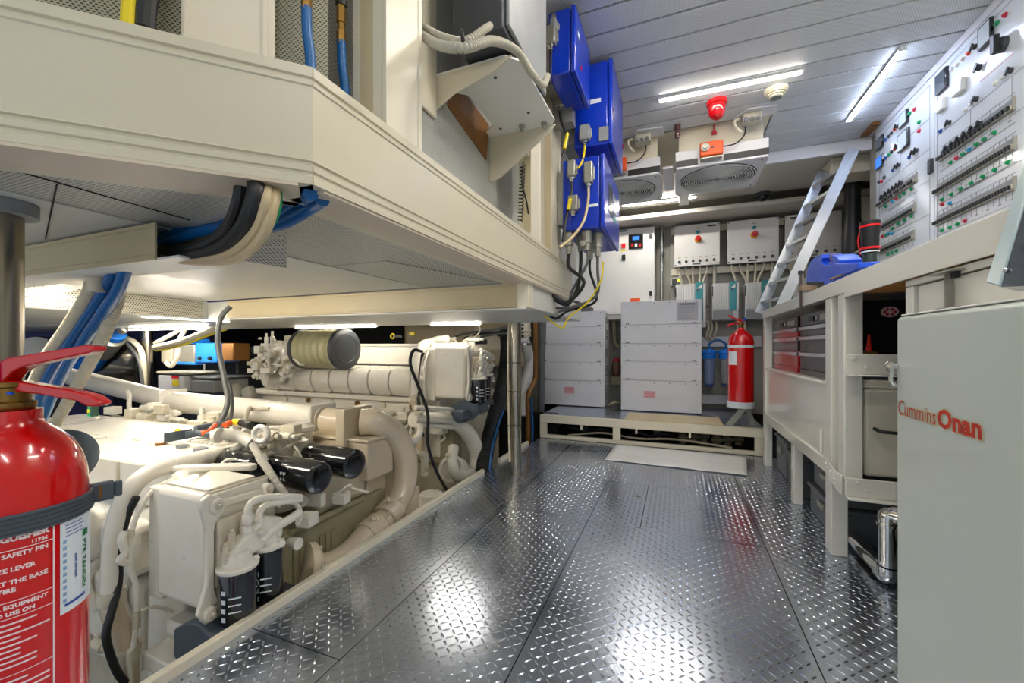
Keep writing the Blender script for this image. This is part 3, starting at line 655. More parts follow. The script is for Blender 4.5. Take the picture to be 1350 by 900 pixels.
# ================================================================ THREE SWITCH BOXES
YB = 4.36
def px2(px, py, y=YB): return aY(px, py, y)
boxes = [((889, 297), (949, 293.5), (352, 348), 'left white switch box with red emergency knob'), ((959, 292), (1027, 285.5), (348, 343), 'middle white switch box with red emergency knob'), ((1035, 284), (1110, 277), (341, 336), 'right white switch box partly behind the ladder')]
for i, (a, b_, zb, lb) in enumerate(boxes):
    A0 = aY(a[0], a[1], YB); B0 = aY(b_[0], b_[1], YB); C1 = aY(a[0], zb[0], YB)
    x0, x1, z1, z0 = A0.x, B0.x, (A0.z+B0.z)/2, C1.z
    t = thing('switch_box', lb, 'switch box', ((x0+x1)/2, YB, z0), 'white switch boxes on the rear wall')
    MB().box((x0+.01, YB+.012, z0+.006), (x1-.01, 4.454, z1-.006)).build('case', M.grayd, t)
    lid = MB().box((x0, YB, z0), (x1, YB+.0115, z1)).build('lid', M.ctrl, t, bevel=.003)
    W, H = x1-x0, z1-z0
    for fx in (.03, .97):
        for fz in (.04, .96): MB().lathe((x0+W*fx, YB-.0002, z0+H*fz), (0, -1, 0), [(0, .006), (.003, .005)], 10).build('screw', M.grayd, lid)
    cx, cz = x0+W*.53, z0+H*.63
    bz = MB().lathe((cx, YB-.0002, cz), (0, -1, 0), [(0, .031), (.010, .031), (.014, .026)], 24).build('yellow_bezel', mat('bezel_orange', '#f0a018', .35), lid)
    kb = MB().lathe((cx, YB-.0142, cz+.004), (0, -1, 0), [(0, .014), (.015, .014), (.016, .024), (.028, .024), (.034, .018)], 24).build('red_emergency_knob', M.redp, t)
    MB().lathe((cx, YB-.0002, cz+H*.17), (0, -1, 0), [(0, .0165), (.008, .0165), (.010, .012)], 20).build('blue_push_button', M.teal, lid)
    MB().box((cx-.014, YB-.0012, cz+H*.255), (cx+.014, YB-.0002, cz+H*.285)).build('beige_tag', M.card, lid)
    for k in range(6):
        f = .115 + k*.152
        MB().lathe((x0+W*f, YB-.0002, z0+H*(.115)), (0, -1, 0), [(0, .0125), (.006, .0125), (.008, .008), (.02, .007)], 16).build('selector_switch', M.grayd, lid)
        MB().box((x0+W*f-.012, YB-.0012, z0+H*.205), (x0+W*f+.012, YB-.0002, z0+H*.225)).build('beige_tag', M.card, lid)
    fx = (.82, .0, .10)[i]
    if i != 1: MB().box((x0+W*fx-.035+(.03 if i == 2 else 0), YB-.0015, z1-.035), (x0+W*fx+.04+(.03 if i == 2 else 0), YB-.0002, z1-.02)).build('name_strip', M.ink, lid)
    MB().box((cx-.05, YB-.0015, z0+.012), (cx+.02, YB-.0002, z0+.022)).build('name_strip', M.ink, lid)
    for k in range(6):
        f = (.10, .26, .42, .58, .74, .90)[k]; sw = (.03, .045, .0, -.005, -.04, 0)[k] * (1 if i == 1 else .8)
        r_ = .010 if k < 5 else .016
        cable([(x0+W*f, YB+.05, z0-.001), (x0+W*f+sw*.2, YB+.05, z0-.06), (x0+W*f+sw, YB+.06, z0-.13), (x0+W*f+sw*1.3, YB+.07, z0-.185)], r_, M.conduitw if k < 5 else M.conduit,
              ('first', 'second', 'third', 'fourth', 'fifth', 'thicker rightmost')[k] + ' pale cable below the ' + ('left', 'middle', 'right')[i] + ' white switch box', 'cable', 'cable', 'cables below the switch boxes', 8)
# small green display
a = aY(891, 372, 4.42); t = thing('display_unit', 'tiny black display with green light left of the first inverter', 'display', a)
rect(884, 366.5, 898, 376.5, .05, 'housing', M.conduit, t, 4.45); rect(886, 367.5, 897, 375.5, .004, 'face', M.blackg, t, 4.3995)
rect(892.5, 368.5, 896.5, 371, .002, 'green_light', mat('green_glow', '#9be22a', .4, emit='#a8f02a', es=1.2), t, 4.3953)
# ================================================================ INVERTERS
YI = 4.33
for i, (a, b_, zt, zb) in enumerate(((890, 931, 375, 432), (938.5, 974.5, 373.5, 422), (982, 1017, 372.5, 421), (1040, 1064, 367, 412))):
    p0 = aY(a, zt, YI); p1 = aY(b_, zt, YI); p2 = aY(a, zb, YI); x0, x1, z1, z0 = p0.x, p1.x, p0.z, p2.z; W = x1-x0
    t = thing('battery_charger', ('white ribbed charger with teal band, mostly behind the DIAMOND cabinet', 'white ribbed charger with teal band, directly left of the red extinguisher top', 'white ribbed charger with teal band just above the small red extinguisher', 'rightmost ribbed charger showing behind the ladder and vise')[i], 'charger', ((x0+x1)/2, YI, z0), 'ribbed chargers with teal bands')
    MB().box((x0+.004, YI+.012, z0), (x1-.004, 4.54, z1)).build('case', M.grayw, t, bevel=.004)
    bx = x0 + W*.66
    if i == 3: bx = x0
    mb = MB(); n = 7
    if i < 3:
        for k in range(n):
            u0 = x0+.012 + (bx-x0-.02)*k/n; u1 = x0+.012 + (bx-x0-.02)*(k+1)/n
            mb.box((u0+.001, YI-.002, z0+(.0 if i == 0 else .1)), (u1-.004, YI+.0118, z1-.005))
        mb.build('ribbed_front', M.white, t, bevel=.0015)
        MB().box((x0+.002, YI-.006, z1-.12), (x0+.009, YI+.0118, z1-.03)).build('hinge_strip', M.grayd, t)
    zb_ = z0+(.0 if i == 0 else .095)
    bd = MB().box((bx, YI-.006, zb_+(.07 if i == 0 else 0)), (bx+W*.24, YI+.0118, z1+.012)).build('teal_band', M.teal, t, bevel=.002)
    MB().prism([(bx+.012, YI-.0075, z1-.05), (bx+W*.24-.01, YI-.0075, z1-.05), (bx+W*.24-.01, YI-.0075, z1-.012)], (0, .0012, 0)).build('triangle_mark', M.white, bd)
    MB().box((bx+.012, YI-.0075, z1-.072), (bx+.03, YI-.0063, z1-.054)).build('square_mark', M.ink, bd)
    MB().box((bx+W*.245, YI-.002, zb_), (x1-.004, YI+.0118, z1-.005)).build('edge_strip', M.white, t, bevel=.001)
    if i in (1, 2): MB().box((x0+.012, YI-.001, z0), (x1-.05, YI+.0118, z0+.09)).build('lower_cover', M.gray, t, bevel=.002)
for k, x in enumerate((.28, .31, .35, .53, .56, .59)):
    cable([(x, 4.43, 1.055), (x+.01, 4.44, .98), (x-.01, 4.46, .90), (x+.02, 4.50, .86)], .012, M.conduitw, ('first', 'second', 'third', 'fourth', 'fifth', 'sixth')[k] + ' pale cable from the left under the chargers', 'cable', 'cable', 'cables under the chargers', 8)
tag(MB().box((.18, 4.50, .80), (.75, 4.549, .90)).build('cable_tray', M.grayw, bevel=.004), 'grey-white cable tray on the wall above the blue water filters', 'cable tray')
tag(MB().box((.10, 4.48, .24), (.66, 4.549, .33)).build('wall_ledge', M.grayw, bevel=.006), 'pale ledge along the wall below the blue water filters', 'ledge')
# ================================================================ WATER FILTERS
for i, (px, lb) in enumerate(((935, 'left blue-topped water filter with clear violet bowl'), (957, 'right blue-topped water filter with cloudy grey bowl'))):
    YF = 4.30; c = aY(px, 480, YF); zt = aY(px, 465, YF).z; zb = aY(px, 506, YF).z
    t = thing('water_filter', lb, 'filter', (c.x, YF, zb), 'blue water filters on the rear wall')
    MB().lathe((c.x, YF, zt-.055), (0, 0, 1), [(0, .058), (.02, .062), (.05, .062), (.055, .07), (.075, .07), (.08, .05), (.09, .045)], 24).build('blue_head', M.pump, t)
    MB().lathe((c.x, YF, zb+.002), (0, 0, 1), [(0, .036), (.012, .042), (.02, .044), (zt-.06-zb-.002, .049)], 24).build('filter_bowl', (M.clear, M.bowlg)[i], t)
    MB().lathe((c.x, YF, zb-.018), (0, 0, 1), [(0, .028), (.008, .038), (.0195, .040)], 20).build('bowl_foot', M.blueink, t)
    MB().box((c.x-.03, YF+.06, zt-.03), (c.x+.03, 4.549, zt+.012)).build('wall_bracket', M.pump, t)
c1_, c2_ = aY(935, 462, 4.30), aY(957, 462, 4.30)
mid = (c1_+c2_)/2
cable([(c1_.x+.01, 4.30, c1_.z+.012), (c1_.x+.0, 4.30, c1_.z+.06), (mid.x, 4.30, c1_.z+.10), (c2_.x, 4.30, c1_.z+.06), (c2_.x-.01, 4.30, c1_.z+.012)], .0095, M.hose, 'blue hose looping over the two water filters', 'water_hose', 'hose')
# ================================================================ EXTINGUISHER AT THE BENCH END
def small_ext(cx, cy, z0, R, H):
    t = thing('fire_extinguisher', 'red fire extinguisher with white top band at the far end of the bench', 'fire extinguisher', (cx, cy, z0))
    MB().lathe((cx, cy, z0+.045), (0, 0, 1), [(0, R*.97), (.01, R), (H*.80, R), (H*.87, R*.93), (H*.92, R*.72), (H*.955, R*.42), (H*.98, R*.26), (H, R*.24)], 36).build('cylinder', M.red, t)
    MB().lathe((cx, cy, z0), (0, 0, 1), [(0, R*1.04), (.045, R*1.04), (.0452, R*.9)], 36).build('white_base_ring', M.label, t)
    MB().lathe((cx, cy, z0+H*.81), (0, 0, 1), [(0, R*1.01), (.02, R*1.01)], 36).build('white_band', M.label, t)
    zt = z0+.045+H
    MB().lathe((cx, cy, zt+.0002), (0, 0, 1), [(0, .015), (.02, .018), (.045, .018), (.05, .012)], 14).build('valve', M.brass, t)
    MB().tube([(cx+.02, cy, zt+.05), (cx-.02, cy-.01, zt+.06), (cx-.09, cy-.02, zt+.095)], .008, k=3).build('upper_handle', M.red, t)
    MB().tube([(cx+.02, cy, zt+.03), (cx-.04, cy-.01, zt+.035), (cx-.095, cy-.02, zt+.012)], .008, k=3).build('lower_handle', M.red, t)
    MB().tube([(cx+.01, cy-.01, zt+.05), (cx+.03, cy-.015, zt+.065), (cx+.02, cy-.02, zt+.075)], .005, k=3).build('blue_clip', M.vise, t)
    th0 = math.radians(215)
    pr = []
    mb = MB(); n = 10
    for k in range(n):
        a0 = math.radians(200 + 45*k/n); a1 = math.radians(200 + 45*(k+1)/n); r1, r2 = R+.0008, R+.0016
        P = [(cx+math.cos(a)*r, cy+math.sin(a)*r) for a, r in ((a0, r1), (a1, r1), (a1, r2), (a0, r2))]
        mb.prism([(x, y, z0+H*.58) for x, y in P], (0, 0, H*.18))
    bmesh.ops.remove_doubles(mb.bm, verts=mb.bm.verts[:], dist=1e-5)
    mb.build('paper_label', M.label, t)
    s = MB(); s.box((cx-.09, cy+R*.2, z0-.012), (cx+.09, cy+R+.02, z0-.0005)); s.build('support_plate', M.conn, t)
    s = MB(); s.prism([(cx-.015, cy-.02, z0-.0125), (cx+.035, cy-.02, z0-.0125), (cx-.055, cy-.02, .2006), (cx-.105, cy-.02, .2006)], (0, .02, 0)); s.build('stand_leg', M.conn, t)
    s = MB(); s.prism([(cx+.04, cy+.05, z0-.0125), (cx+.07, cy+.05, z0-.0125), (cx+.11, cy+.05, .2006), (cx+.07, cy+.05, .2006)], (0, .02, 0)); s.build('stand_leg', M.conn, t)
    return t
small_ext(.455, 3.37+.2, .34, .089, .56)
# white cloth on floor
a = aZ(808, 586, 0); Q = [aZ(813, 585, .004), aZ(984, 602, .004), aZ(985, 627, .004), aZ(797, 606, .004)]
bm = bmesh.new(); N1, N2 = 26, 10; grid = []
for i in range(N1+1):
    row = []
    for j in range(N2+1):
        u, v = i/N1, j/N2; p = Q[0].lerp(Q[1], u).lerp(Q[3].lerp(Q[2], u), v)
        row.append(bm.verts.new((p.x, p.y, .0035 + .003*abs(math.sin(u*9+v*3))*(.3+v))))
    grid.append(row)
for i in range(N1):
    for j in range(N2): bm.faces.new((grid[i][j], grid[i+1][j], grid[i+1][j+1], grid[i][j+1]))
me = bpy.data.meshes.new('floor_cloth'); bm.to_mesh(me); bm.free(); me.materials.append(M.cloth)
for p in me.polygons: p.use_smooth = True
o = bpy.data.objects.new('floor_cloth', me); COL.objects.link(o); sm = o.modifiers.new('solid', 'SOLIDIFY'); sm.thickness = .002
tag(o, 'white cloth laid flat on the tread-plate floor before the platform', 'cloth')
# ================================================================ CEILING ITEMS
def fan_unit(x0, x1, y0, y1, label, act):
    Z0 = 1.90; t = thing('fan_cooler', label, 'fan unit', ((x0+x1)/2, y0, Z0), 'ceiling fan coolers')
    MB().box((x0+.002, y0+.002, Z0+.012), (x1-.002, y1-.002, 2.01)).build('casing', M.grayw, t, bevel=.003)
    cx, cy, R = (x0+x1)/2, (y0+y1)/2, min(x1-x0, y1-y0)*.465
    # bottom plate with a round opening
    mb = MB(); n = 48; sq = []
    inner, outer = [], []
    for k in range(n):
        a = 2*PI*k/n; c, s = math.cos(a), math.sin(a); m_ = max(abs(c)/((x1-x0)/2), abs(s)/((y1-y0)/2))
        inner.append((cx+c*R, cy+s*R)); outer.append((cx+c/m_, cy+s/m_))
    bm = mb.bm
    vi = [bm.verts.new((x, y, Z0)) for x, y in inner]; vo = [bm.verts.new((x, y, Z0)) for x, y in outer]
    wi = [bm.verts.new((x, y, Z0+.0118)) for x, y in inner]; wo = [bm.verts.new((x, y, Z0+.0118)) for x, y in outer]
    for k in range(n):
        l = (k+1) % n
        for f in ((vi[k], vo[k], vo[l], vi[l]), (wi[l], wo[l], wo[k], wi[k]), (vi[l], wi[l], wi[k], vi[k]), (vo[k], wo[k], wo[l], vo[l])): bm.faces.new(f)
    mb.build('bottom_plate', M.grayw, t)
    MB().lathe((cx, cy, Z0+.0119), (0, 0, 1), [(0, R*.99), (.0008, R*.99)], 40).build('fan_recess', M.grayd, t)
    gr = MB(); 
    gr.tube([(cx-R*.98, cy, Z0-.004), (cx+R*.98, cy, Z0-.004)], .0035, n=6, k=1); gr.tube([(cx, cy-R*.98, Z0-.004), (cx, cy+R*.98, Z0-.004)], .0035, n=6, k=1)
    guard = gr.build('fan_guard', M.steel, t)
    for k in range(15):
        r = R*(.10 + .062*k); MB().torus((cx, cy, Z0-.004-.006*math.sin(PI*k/15)), (0, 0, 1), r, .0030, n=44, m=5).build('guard_ring', M.white, guard)
    MB().lathe((cx, cy, Z0-.012), (0, 0, 1), [(0, R*.07), (.012, R*.09)], 16).build('fan_hub', M.gray, t)
    for k in range(7):
        a = 2*PI*k/7; d = V((math.cos(a), math.sin(a), 0)); s = V((-d.y, d.x, 0))
        MB().prism([V((cx, cy, Z0+.003)) + d*R*.12 - s*.02, V((cx, cy, Z0+.003)) + d*R*.9 - s*.055, V((cx, cy, Z0+.008)) + d*R*.9 + s*.055, V((cx, cy, Z0+.008)) + d*R*.12 + s*.02], (0, 0, .002)).build('fan_blade', M.gray, t)
    for (fx, fy) in ((.06, .08), (.94, .08), (.06, .92), (.94, .92)): bolt(MB(), (x0+(x1-x0)*fx, y0+(y1-y0)*fy, Z0-.0002), (0, 0, -1), .004, .003).build('screw', M.grayd, t)
    # black foam band on the front
    ax0, ax1 = act
    MB().box((x0+.004, y0-.003, Z0+.014), (ax0-.01, y0+.0018, Z0+.05)).build('foam_band', M.black, t)
    MB().box((ax1+.005, y0-.003, Z0+.014), (x1-.002, y0+.0018, Z0+.05)).build('foam_band', M.black, t)
    MB().box((x0+.02, y0+.06, 2.0105), (x1-.02, y1-.04, 2.2)).build('duct_neck', M.cream, t, bevel=.004)
    # orange actuator
    ac = thing('damper_actuator', 'orange damper actuator on ' + ('the right' if x0 > -.1 else 'the left') + ' ceiling fan unit', 'actuator', ((ax0+ax1)/2, y0-.02, 1.95), 'orange damper actuators')
    MB().box((ax0, y0-.055, 1.935), (ax1, y0-.0035, 2.02)).build('housing', M.orange, ac, bevel=.008)
    MB().box((ax0+.004, y0-.045, 1.922), (ax1-.004, y0-.0035, 1.9345)).build('base', M.conn, ac, bevel=.003)
    MB().lathe((ax0+.028, y0-.0555, 1.985), (0, -1, 0), [(0, .024), (.008, .024), (.01, .014), (.02, .014)], 20).build('clamp', M.conn, ac)
    MB().box((ax0+.06, y0-.0562, 1.975), (ax0+.075, y0-.0552, 1.985)).build('black_mark', M.ink, ac)
    cable([(ax1+.001, y0-.03, 1.985), (ax1+.03, y0-.03, 1.985), (ax1+.07, y0-.035, 1.99), (ax1+.11, y0-.03, 2.03), (ax1+.12, y0-.02, 2.09)], .004, M.black, 'black lead from the ' + ('right' if x0 > -.1 else 'left') + ' orange actuator', 'cable', 'cable', 'actuator leads', 8)
    return t
fan_unit(-.008, .497, 2.76, 3.25, 'right ceiling fan unit with round wire guard facing down', (.13, .255))
fan_unit(-.62, -.095, 2.78, 3.27, 'left ceiling fan unit half hidden behind the blue boxes', (-.42, -.30))
tag(MB().box((-.082, 2.80, 1.93), (-.02, 3.2, 1.945)).build('cable_tray', M.grayw, bevel=.002), 'flat strip tray between the two ceiling fan units', 'cable tray')
struct(MB().box((-.68, 2.802, 2.160), (.515, 3.31, 2.170)).build('ceiling_recess', M.cream))
for i, (px, py, nm) in enumerate(((992, 172, 'right'), (852, 180, 'left'))):
    p = aZ(px, py, 2.13) if i == 0 else V((-.20, 2.70, 2.11))
    p.y = 2.73 if i == 0 else 2.74; p.x = .40 if i == 0 else p.x
    t = thing('junction_box', 'grey junction box on a cream plate above the ' + nm + ' ceiling fan unit', 'junction box', (p.x, p.y, 2.148), 'ceiling junction boxes')
    MB().prism([(p.x-.09, p.y+.03, 2.142), (p.x-.03, p.y-.07, 2.142), (p.x+.12, p.y-.05, 2.142), (p.x+.13, p.y+.04, 2.142), (p.x, p.y+.06, 2.142)], (0, 0, .0075)).build('mounting_plate', M.grayw, t)
    MB().box((p.x-.045, p.y-.035, 2.085), (p.x+.05, p.y+.03, 2.1415)).build('box_body', M.conduit, t, bevel=.006)
    for dx in (-.03, .0, .03): MB().lathe((p.x+dx, p.y-.0355, 2.105), (0, -.5, -.85), [(0, .012), (.014, .012), (.018, .008)], 12).build('gland', M.gray, t)
    cable([(p.x-.06, p.y+.0, 2.13), (p.x-.085, p.y-.02, 2.11), (p.x-.08, p.y-.03, 2.07), (p.x-.05, p.y-.02, 2.04)], .007, M.cream, 'cream hooked conduit beside the ' + nm + ' ceiling junction box', 'conduit', 'conduit')
# beacon, smoke detector, small sensor, dome camera
p = aZ(945, 134, 2.149)
t = thing('alarm_beacon', 'red alarm beacon on the planked ceiling near the strip light', 'beacon', p)
MB().lathe((p.x, p.y, 2.149), (0, 0, -1), [(0, .052), (.018, .052), (.02, .045)], 28).build('base', M.redp, t)
MB().lathe((p.x, p.y, 2.1285), (0, 0, -1), [(0, .044), (.02, .045), (.05, .040), (.07, .028), (.08, .008)], 28).build('lens', M.beacon, t)
p = aZ(1023, 118, 2.149)
t = thing('smoke_detector', 'round cream smoke detector on the planked ceiling', 'smoke detector', p)
MB().lathe((p.x, p.y, 2.149), (0, 0, -1), [(0, .055), (.012, .055), (.018, .047)], 32).build('base', M.smoke, t)
for k in range(3): MB().lathe((p.x, p.y, 2.1308-k*.009), (0, 0, -1), [(0, .046-k*.007), (.005, .046-k*.007), (.0055, .03)], 32).build('vent_ring', M.smoke, t)
MB().lathe((p.x, p.y, 2.131), (0, 0, -1), [(0, .028), (.028, .026)], 24).build('sensing_chamber', M.gray, t)
p = aZ(893, 165, 2.149)
t = thing('heat_sensor', 'small brown sensor fitting on the ceiling left of the right fan unit', 'sensor', (p.x, p.y, 2.149))
MB().lathe((p.x, p.y, 2.149), (0, 0, -1), [(0, .019), (.03, .019), (.034, .014), (.05, .014), (.055, .017), (.075, .015)], 12).build('body', mat('sensor_brown', '#5a3a38', .3, coat=.5), t)
p = aZ(1005, 255, 2.119)
t = thing('dome_camera', 'small dark dome camera on the rear ceiling', 'camera', (p.x, p.y, 2.119))
MB().lathe((p.x, p.y, 2.119), (0, 0, -1), [(0, .062), (.02, .062), (.025, .052)], 28).build('mount', M.grayd, t)
MB().ball((p.x, p.y, 2.094), .045, 18).build('dome', M.blackg, t)
for px, py, lb in ((942, 175, 'tiny red sprinkler cap above the right fan unit'), (819, 193, 'tiny red sprinkler cap left of the left fan unit')):
    p = aY(px, py, 2.79)
    tag(MB().lathe((p.x, p.y+.02, 2.19), (0, 0, -1), [(0, .005), (2.19-p.z-.02, .005), (2.19-p.z-.018, .014), (2.19-p.z, .014)], 12).build('sprinkler_head', M.reddot), lb, 'sprinkler', 'red sprinkler caps')
# ducts behind left at the rear right: dark standpipe and pale sloping panel
a = aY(1124, 300, 3.8)
t = thing('standpipe', 'black vertical pipe with round valve behind the bench', 'pipe', (a.x, 3.8, .0))
MB().lathe((a.x, 3.8, .9), (0, 0, 1), [(-.91, .05), (.45, .05), (.52, .065), (.72, .065), (.85, .05), (1.215, .05)], 24).build('pipe_body', M.black, t)
MB().ball((a.x-.12, 3.74, 1.37), .07, 18).build('valve_body', M.blackg, t)
MB().cyl((a.x-.04, 3.78, 1.38), (a.x-.10, 3.75, 1.375), .045).build('valve_neck', M.black, t)
MB().cyl((a.x-.1, 3.68, 1.43), (a.x+.02, 3.60, 1.50), .011).build('valve_lever', M.conn, t)
MB().cyl((a.x+.021, 3.599, 1.501), (a.x+.09, 3.56, 1.53), .024).build('red_grip', M.redp, t)
o = MB().prism([aY(1128, 345, 4.1), aY(1122, 262, 4.1), aY(1158, 258, 4.1), aY(1165, 345, 4.1)], (0, .03, 0)).build('pale_cover', M.cream); tag(o, 'pale hanging cover right of the black standpipe', 'cover')
o = MB().box((1.0, 3.50, 2.0), (1.70, 3.72, 2.119)).build('duct_box', M.cream, bevel=.01); tag(o, 'cream duct corner above the black standpipe', 'duct')
# ================================================================ WORKBENCH
XF = .55
t = thing('workbench', 'long cream steel workbench along the right wall', 'workbench', (XF, 2.0, 0))
MB().box((XF+.001, .30, 1.005), (1.165, 3.26, 1.044)).build('worktop', M.bench, t, bevel=.004)
MB().box((XF-.004, .30, .972), (XF+.0005, 1.78, 1.046)).build('near_fascia', M.bench, t, bevel=.003)
MB().box((XF, 1.781, .99), (XF+.04, 3.26, 1.0045)).build('far_rail', M.bench, t, bevel=.003)
MB().box((XF-.003, 1.781, .990), (XF+.0005, 3.262, 1.045)).build('far_fascia', M.bench, t, bevel=.002)
MB().box((XF+.02, 1.20, .985), (1.1, 1.775, .9995)).build('plywood_underside', M.ply, t)
MB().box((XF, 1.79, .33), (XF+.055, 1.85, .9895)).build('leg', M.bench, t, bevel=.004)
MB().box((XF, 1.925, 0), (XF+.055, 1.99, .9895)).build('leg', M.bench, t, bevel=.004)
MB().box((XF+.002, 2.48, 0), (XF+.045, 2.53, .30)).build('leg', M.bench, t, bevel=.004)
MB().box((XF, 3.20, .0), (XF+.045, 3.26, .9895)).build('leg', M.bench, t, bevel=.004)
MB().box((XF, 1.99, .30), (XF+.045, 3.199, .355)).build('bottom_rail', M.bench, t, bevel=.004)
pn = MB().box((XF+.012, 1.992, .3555), (XF+.018, 3.198, .645)).build('apron_panel', M.bench, t)
MB().box((XF+.002, 1.992, .6455), (XF+.05, 3.198, .66)).build('sill', M.bench, t, bevel=.004)
MB().box((XF+.002, 2.06, .3555), (XF+.0115, 2.075, .46)).build('gusset', M.bench, t, bevel=.003)
# near lower bracket angles
r1 = MB(); r1.prism([(XF-.004, 1.99, .37), (XF-.004, 1.99, .315), (XF-.004, 1.83, .275), (XF-.004, 1.79, .275), (XF-.004, 1.79, .345), (XF-.004, 1.85, .345)], (-.004, 0, 0)); r1.build('corner_plate', M.bench, t, bevel=.002)
MB().box((XF-.004, 1.765, .28), (XF+.32, 1.772, .345)).build('lower_angle', M.bench, t, bevel=.002)
MB().box((XF-.004, 1.735, .275), (XF+.32, 1.764, .281)).build('lower_angle_lip', M.bench, t, bevel=.002)
for y, z in ((1.95, .345), (1.90, .325), (1.86, .31)): bolt(MB(), (XF-.0085, y, z), (-1, 0, 0), .006, .004).build('bolt', M.bench, t)
for x, z in ((XF+.03, .33), (XF+.055, .305)): bolt(MB(), (x, 1.7648, z), (0, -1, 0), .006, .003).build('bolt', M.bench, t)
MB().box((XF+.13, 1.762, .29), (XF+.20, 1.7648, .335)).build('pierced_tab', M.bench, t)
MB().lathe((XF+.165, 1.7615, .31), (0, -1, 0), [(0, .007), (.0005, .007)], 12).build('tab_hole', M.void, t)
# upper bracket to the latch
MB().box((XF-.002, 1.765, .705), (XF+.28, 1.772, .775)).build('upper_angle', M.bench, t, bevel=.002)
MB().box((XF-.002, 1.735, .700), (XF+.28, 1.764, .705)).build('upper_angle_lip', M.bench, t, bevel=.002)
for x, z in ((XF+.02, .76), (XF+.055, .728)): bolt(MB(), (x, 1.7648, z), (0, -1, 0), .007, .004).build('bolt', M.bench, t)
MB().lathe((XF+.19, 1.7648, .738), (0, -1, 0), [(0, .012), (.006, .012), (.008, .007)], 14).build('bolt', M.conn, t)
MB().box((XF+.17, 1.70, .745), (XF+.26, 1.7345, .81)).build('stop_block', M.bench, t, bevel=.005)
# drawers under the near fascia
MB().box((XF+.006, .30, .955), (XF+.03, 1.385, .9715)).build('drawer_rail', M.bench, t, bevel=.002)
MB().box((XF+.006, 1.35, .60), (XF+.04, 1.385, .9545)).build('leg', M.bench, t, bevel=.003)
for (a, b_) in ((.92, 1.335), (.42, .90)):
    d = MB().box((XF+.012, a, .70), (XF+.03, b_, .952)).build('drawer_front', M.bench, t, bevel=.002)
t2 = thing('coat_hook', 'flat steel hook bracket on the drawer front under the bench edge', 'hook', (XF, 1.2, .89))
p0, p1 = aX(1237, 365, XF), aX(1268, 365, XF)
MB().box((XF-.02, p1.y, p0.z+.002), (XF+.010, p0.y, p0.z+.006)).build('top_strap', M.conn, t2)
MB().box((XF-.003, p0.y-.035, .875), (XF+.010, p0.y-.028, p0.z+.0018)).build('upright_strap', M.conn, t2)
MB().box((XF-.02, p1.y-.01, .878), (XF+.010, p0.y-.036, .884)).build('lower_strap', M.conn, t2)
MB().box((XF-.006, p1.y+.012, p0.z-.012), (XF+.004, p1.y+.026, p0.z+.0015)).build('black_stop', M.black, t2)
# dark cupboard interior
t3 = thing('cupboard_liner', 'black interior lining of the open bench compartment', 'lining', (.9, 1.6, .5))
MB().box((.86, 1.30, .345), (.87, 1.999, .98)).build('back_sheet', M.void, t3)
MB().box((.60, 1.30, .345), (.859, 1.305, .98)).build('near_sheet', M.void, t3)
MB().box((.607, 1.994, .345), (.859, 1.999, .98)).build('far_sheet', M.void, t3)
o = MB(); a = aY(1173, 411, 1.9935); o.lathe((a.x, 1.9938, a.z), (0, -1, 0), [(0, .024), (.001, .024)], 24); bmesh.ops.scale(o.bm, vec=(1.15, 1, .85), space=Matrix.Translation((-a.x, -1.9938, -a.z)), verts=o.bm.verts)
o = o.build('round_sticker', mat('sticker_pink', '#d9c3bd', .4)); tag(o, 'oval pink and brown sticker inside the dark compartment', 'sticker')
for k in range(6):
    an = k*PI/3; MB().lathe((a.x+math.cos(an)*.015, 1.9926, a.z+math.sin(an)*.011), (0, -1, 0), [(0, .0055), (.0006, .0055)], 8).build('sticker_spot', M.reddot, o)
# bins in the compartment
t4 = thing('storage_bin', 'cream plastic bin with black handle inside the open compartment', 'bin', (.72, 1.66, .345))
MB().box((.612, 1.805, .346), (.85, 1.985, .655)).build('bin_body', M.cream, t4, bevel=.012)
MB().box((.608, 1.80, .6555), (.853, 1.99, .685)).build('bin_lid', M.cream, t4, bevel=.006)
MB().tube([(.64, 1.803, .515), (.655, 1.775, .51), (.74, 1.77, .508), (.80, 1.775, .51), (.82, 1.803, .515)], .006, k=4).build('handle', M.black, t4)
tag(MB().box((.615, 1.81, .686), (.845, 1.98, .712)).build('black_tray', M.grayd, bevel=.006), 'dark tray lying on the cream bin in the compartment', 'tray')
t5 = thing('glue_bottle', 'small brown bottle with red nozzle in the open compartment', 'bottle', (.645, 1.86, .7125))
MB().box((.625, 1.84, .7125), (.665, 1.88, .785)).build('bottle_body', M.wood, t5, bevel=.006)
MB().lathe((.645, 1.86, .7855), (0, 0, 1), [(0, .009), (.012, .009), (.016, .007), (.06, .0035)], 14).build('red_nozzle', mat('nozzle_red', '#ff2a1c', .35), t5)
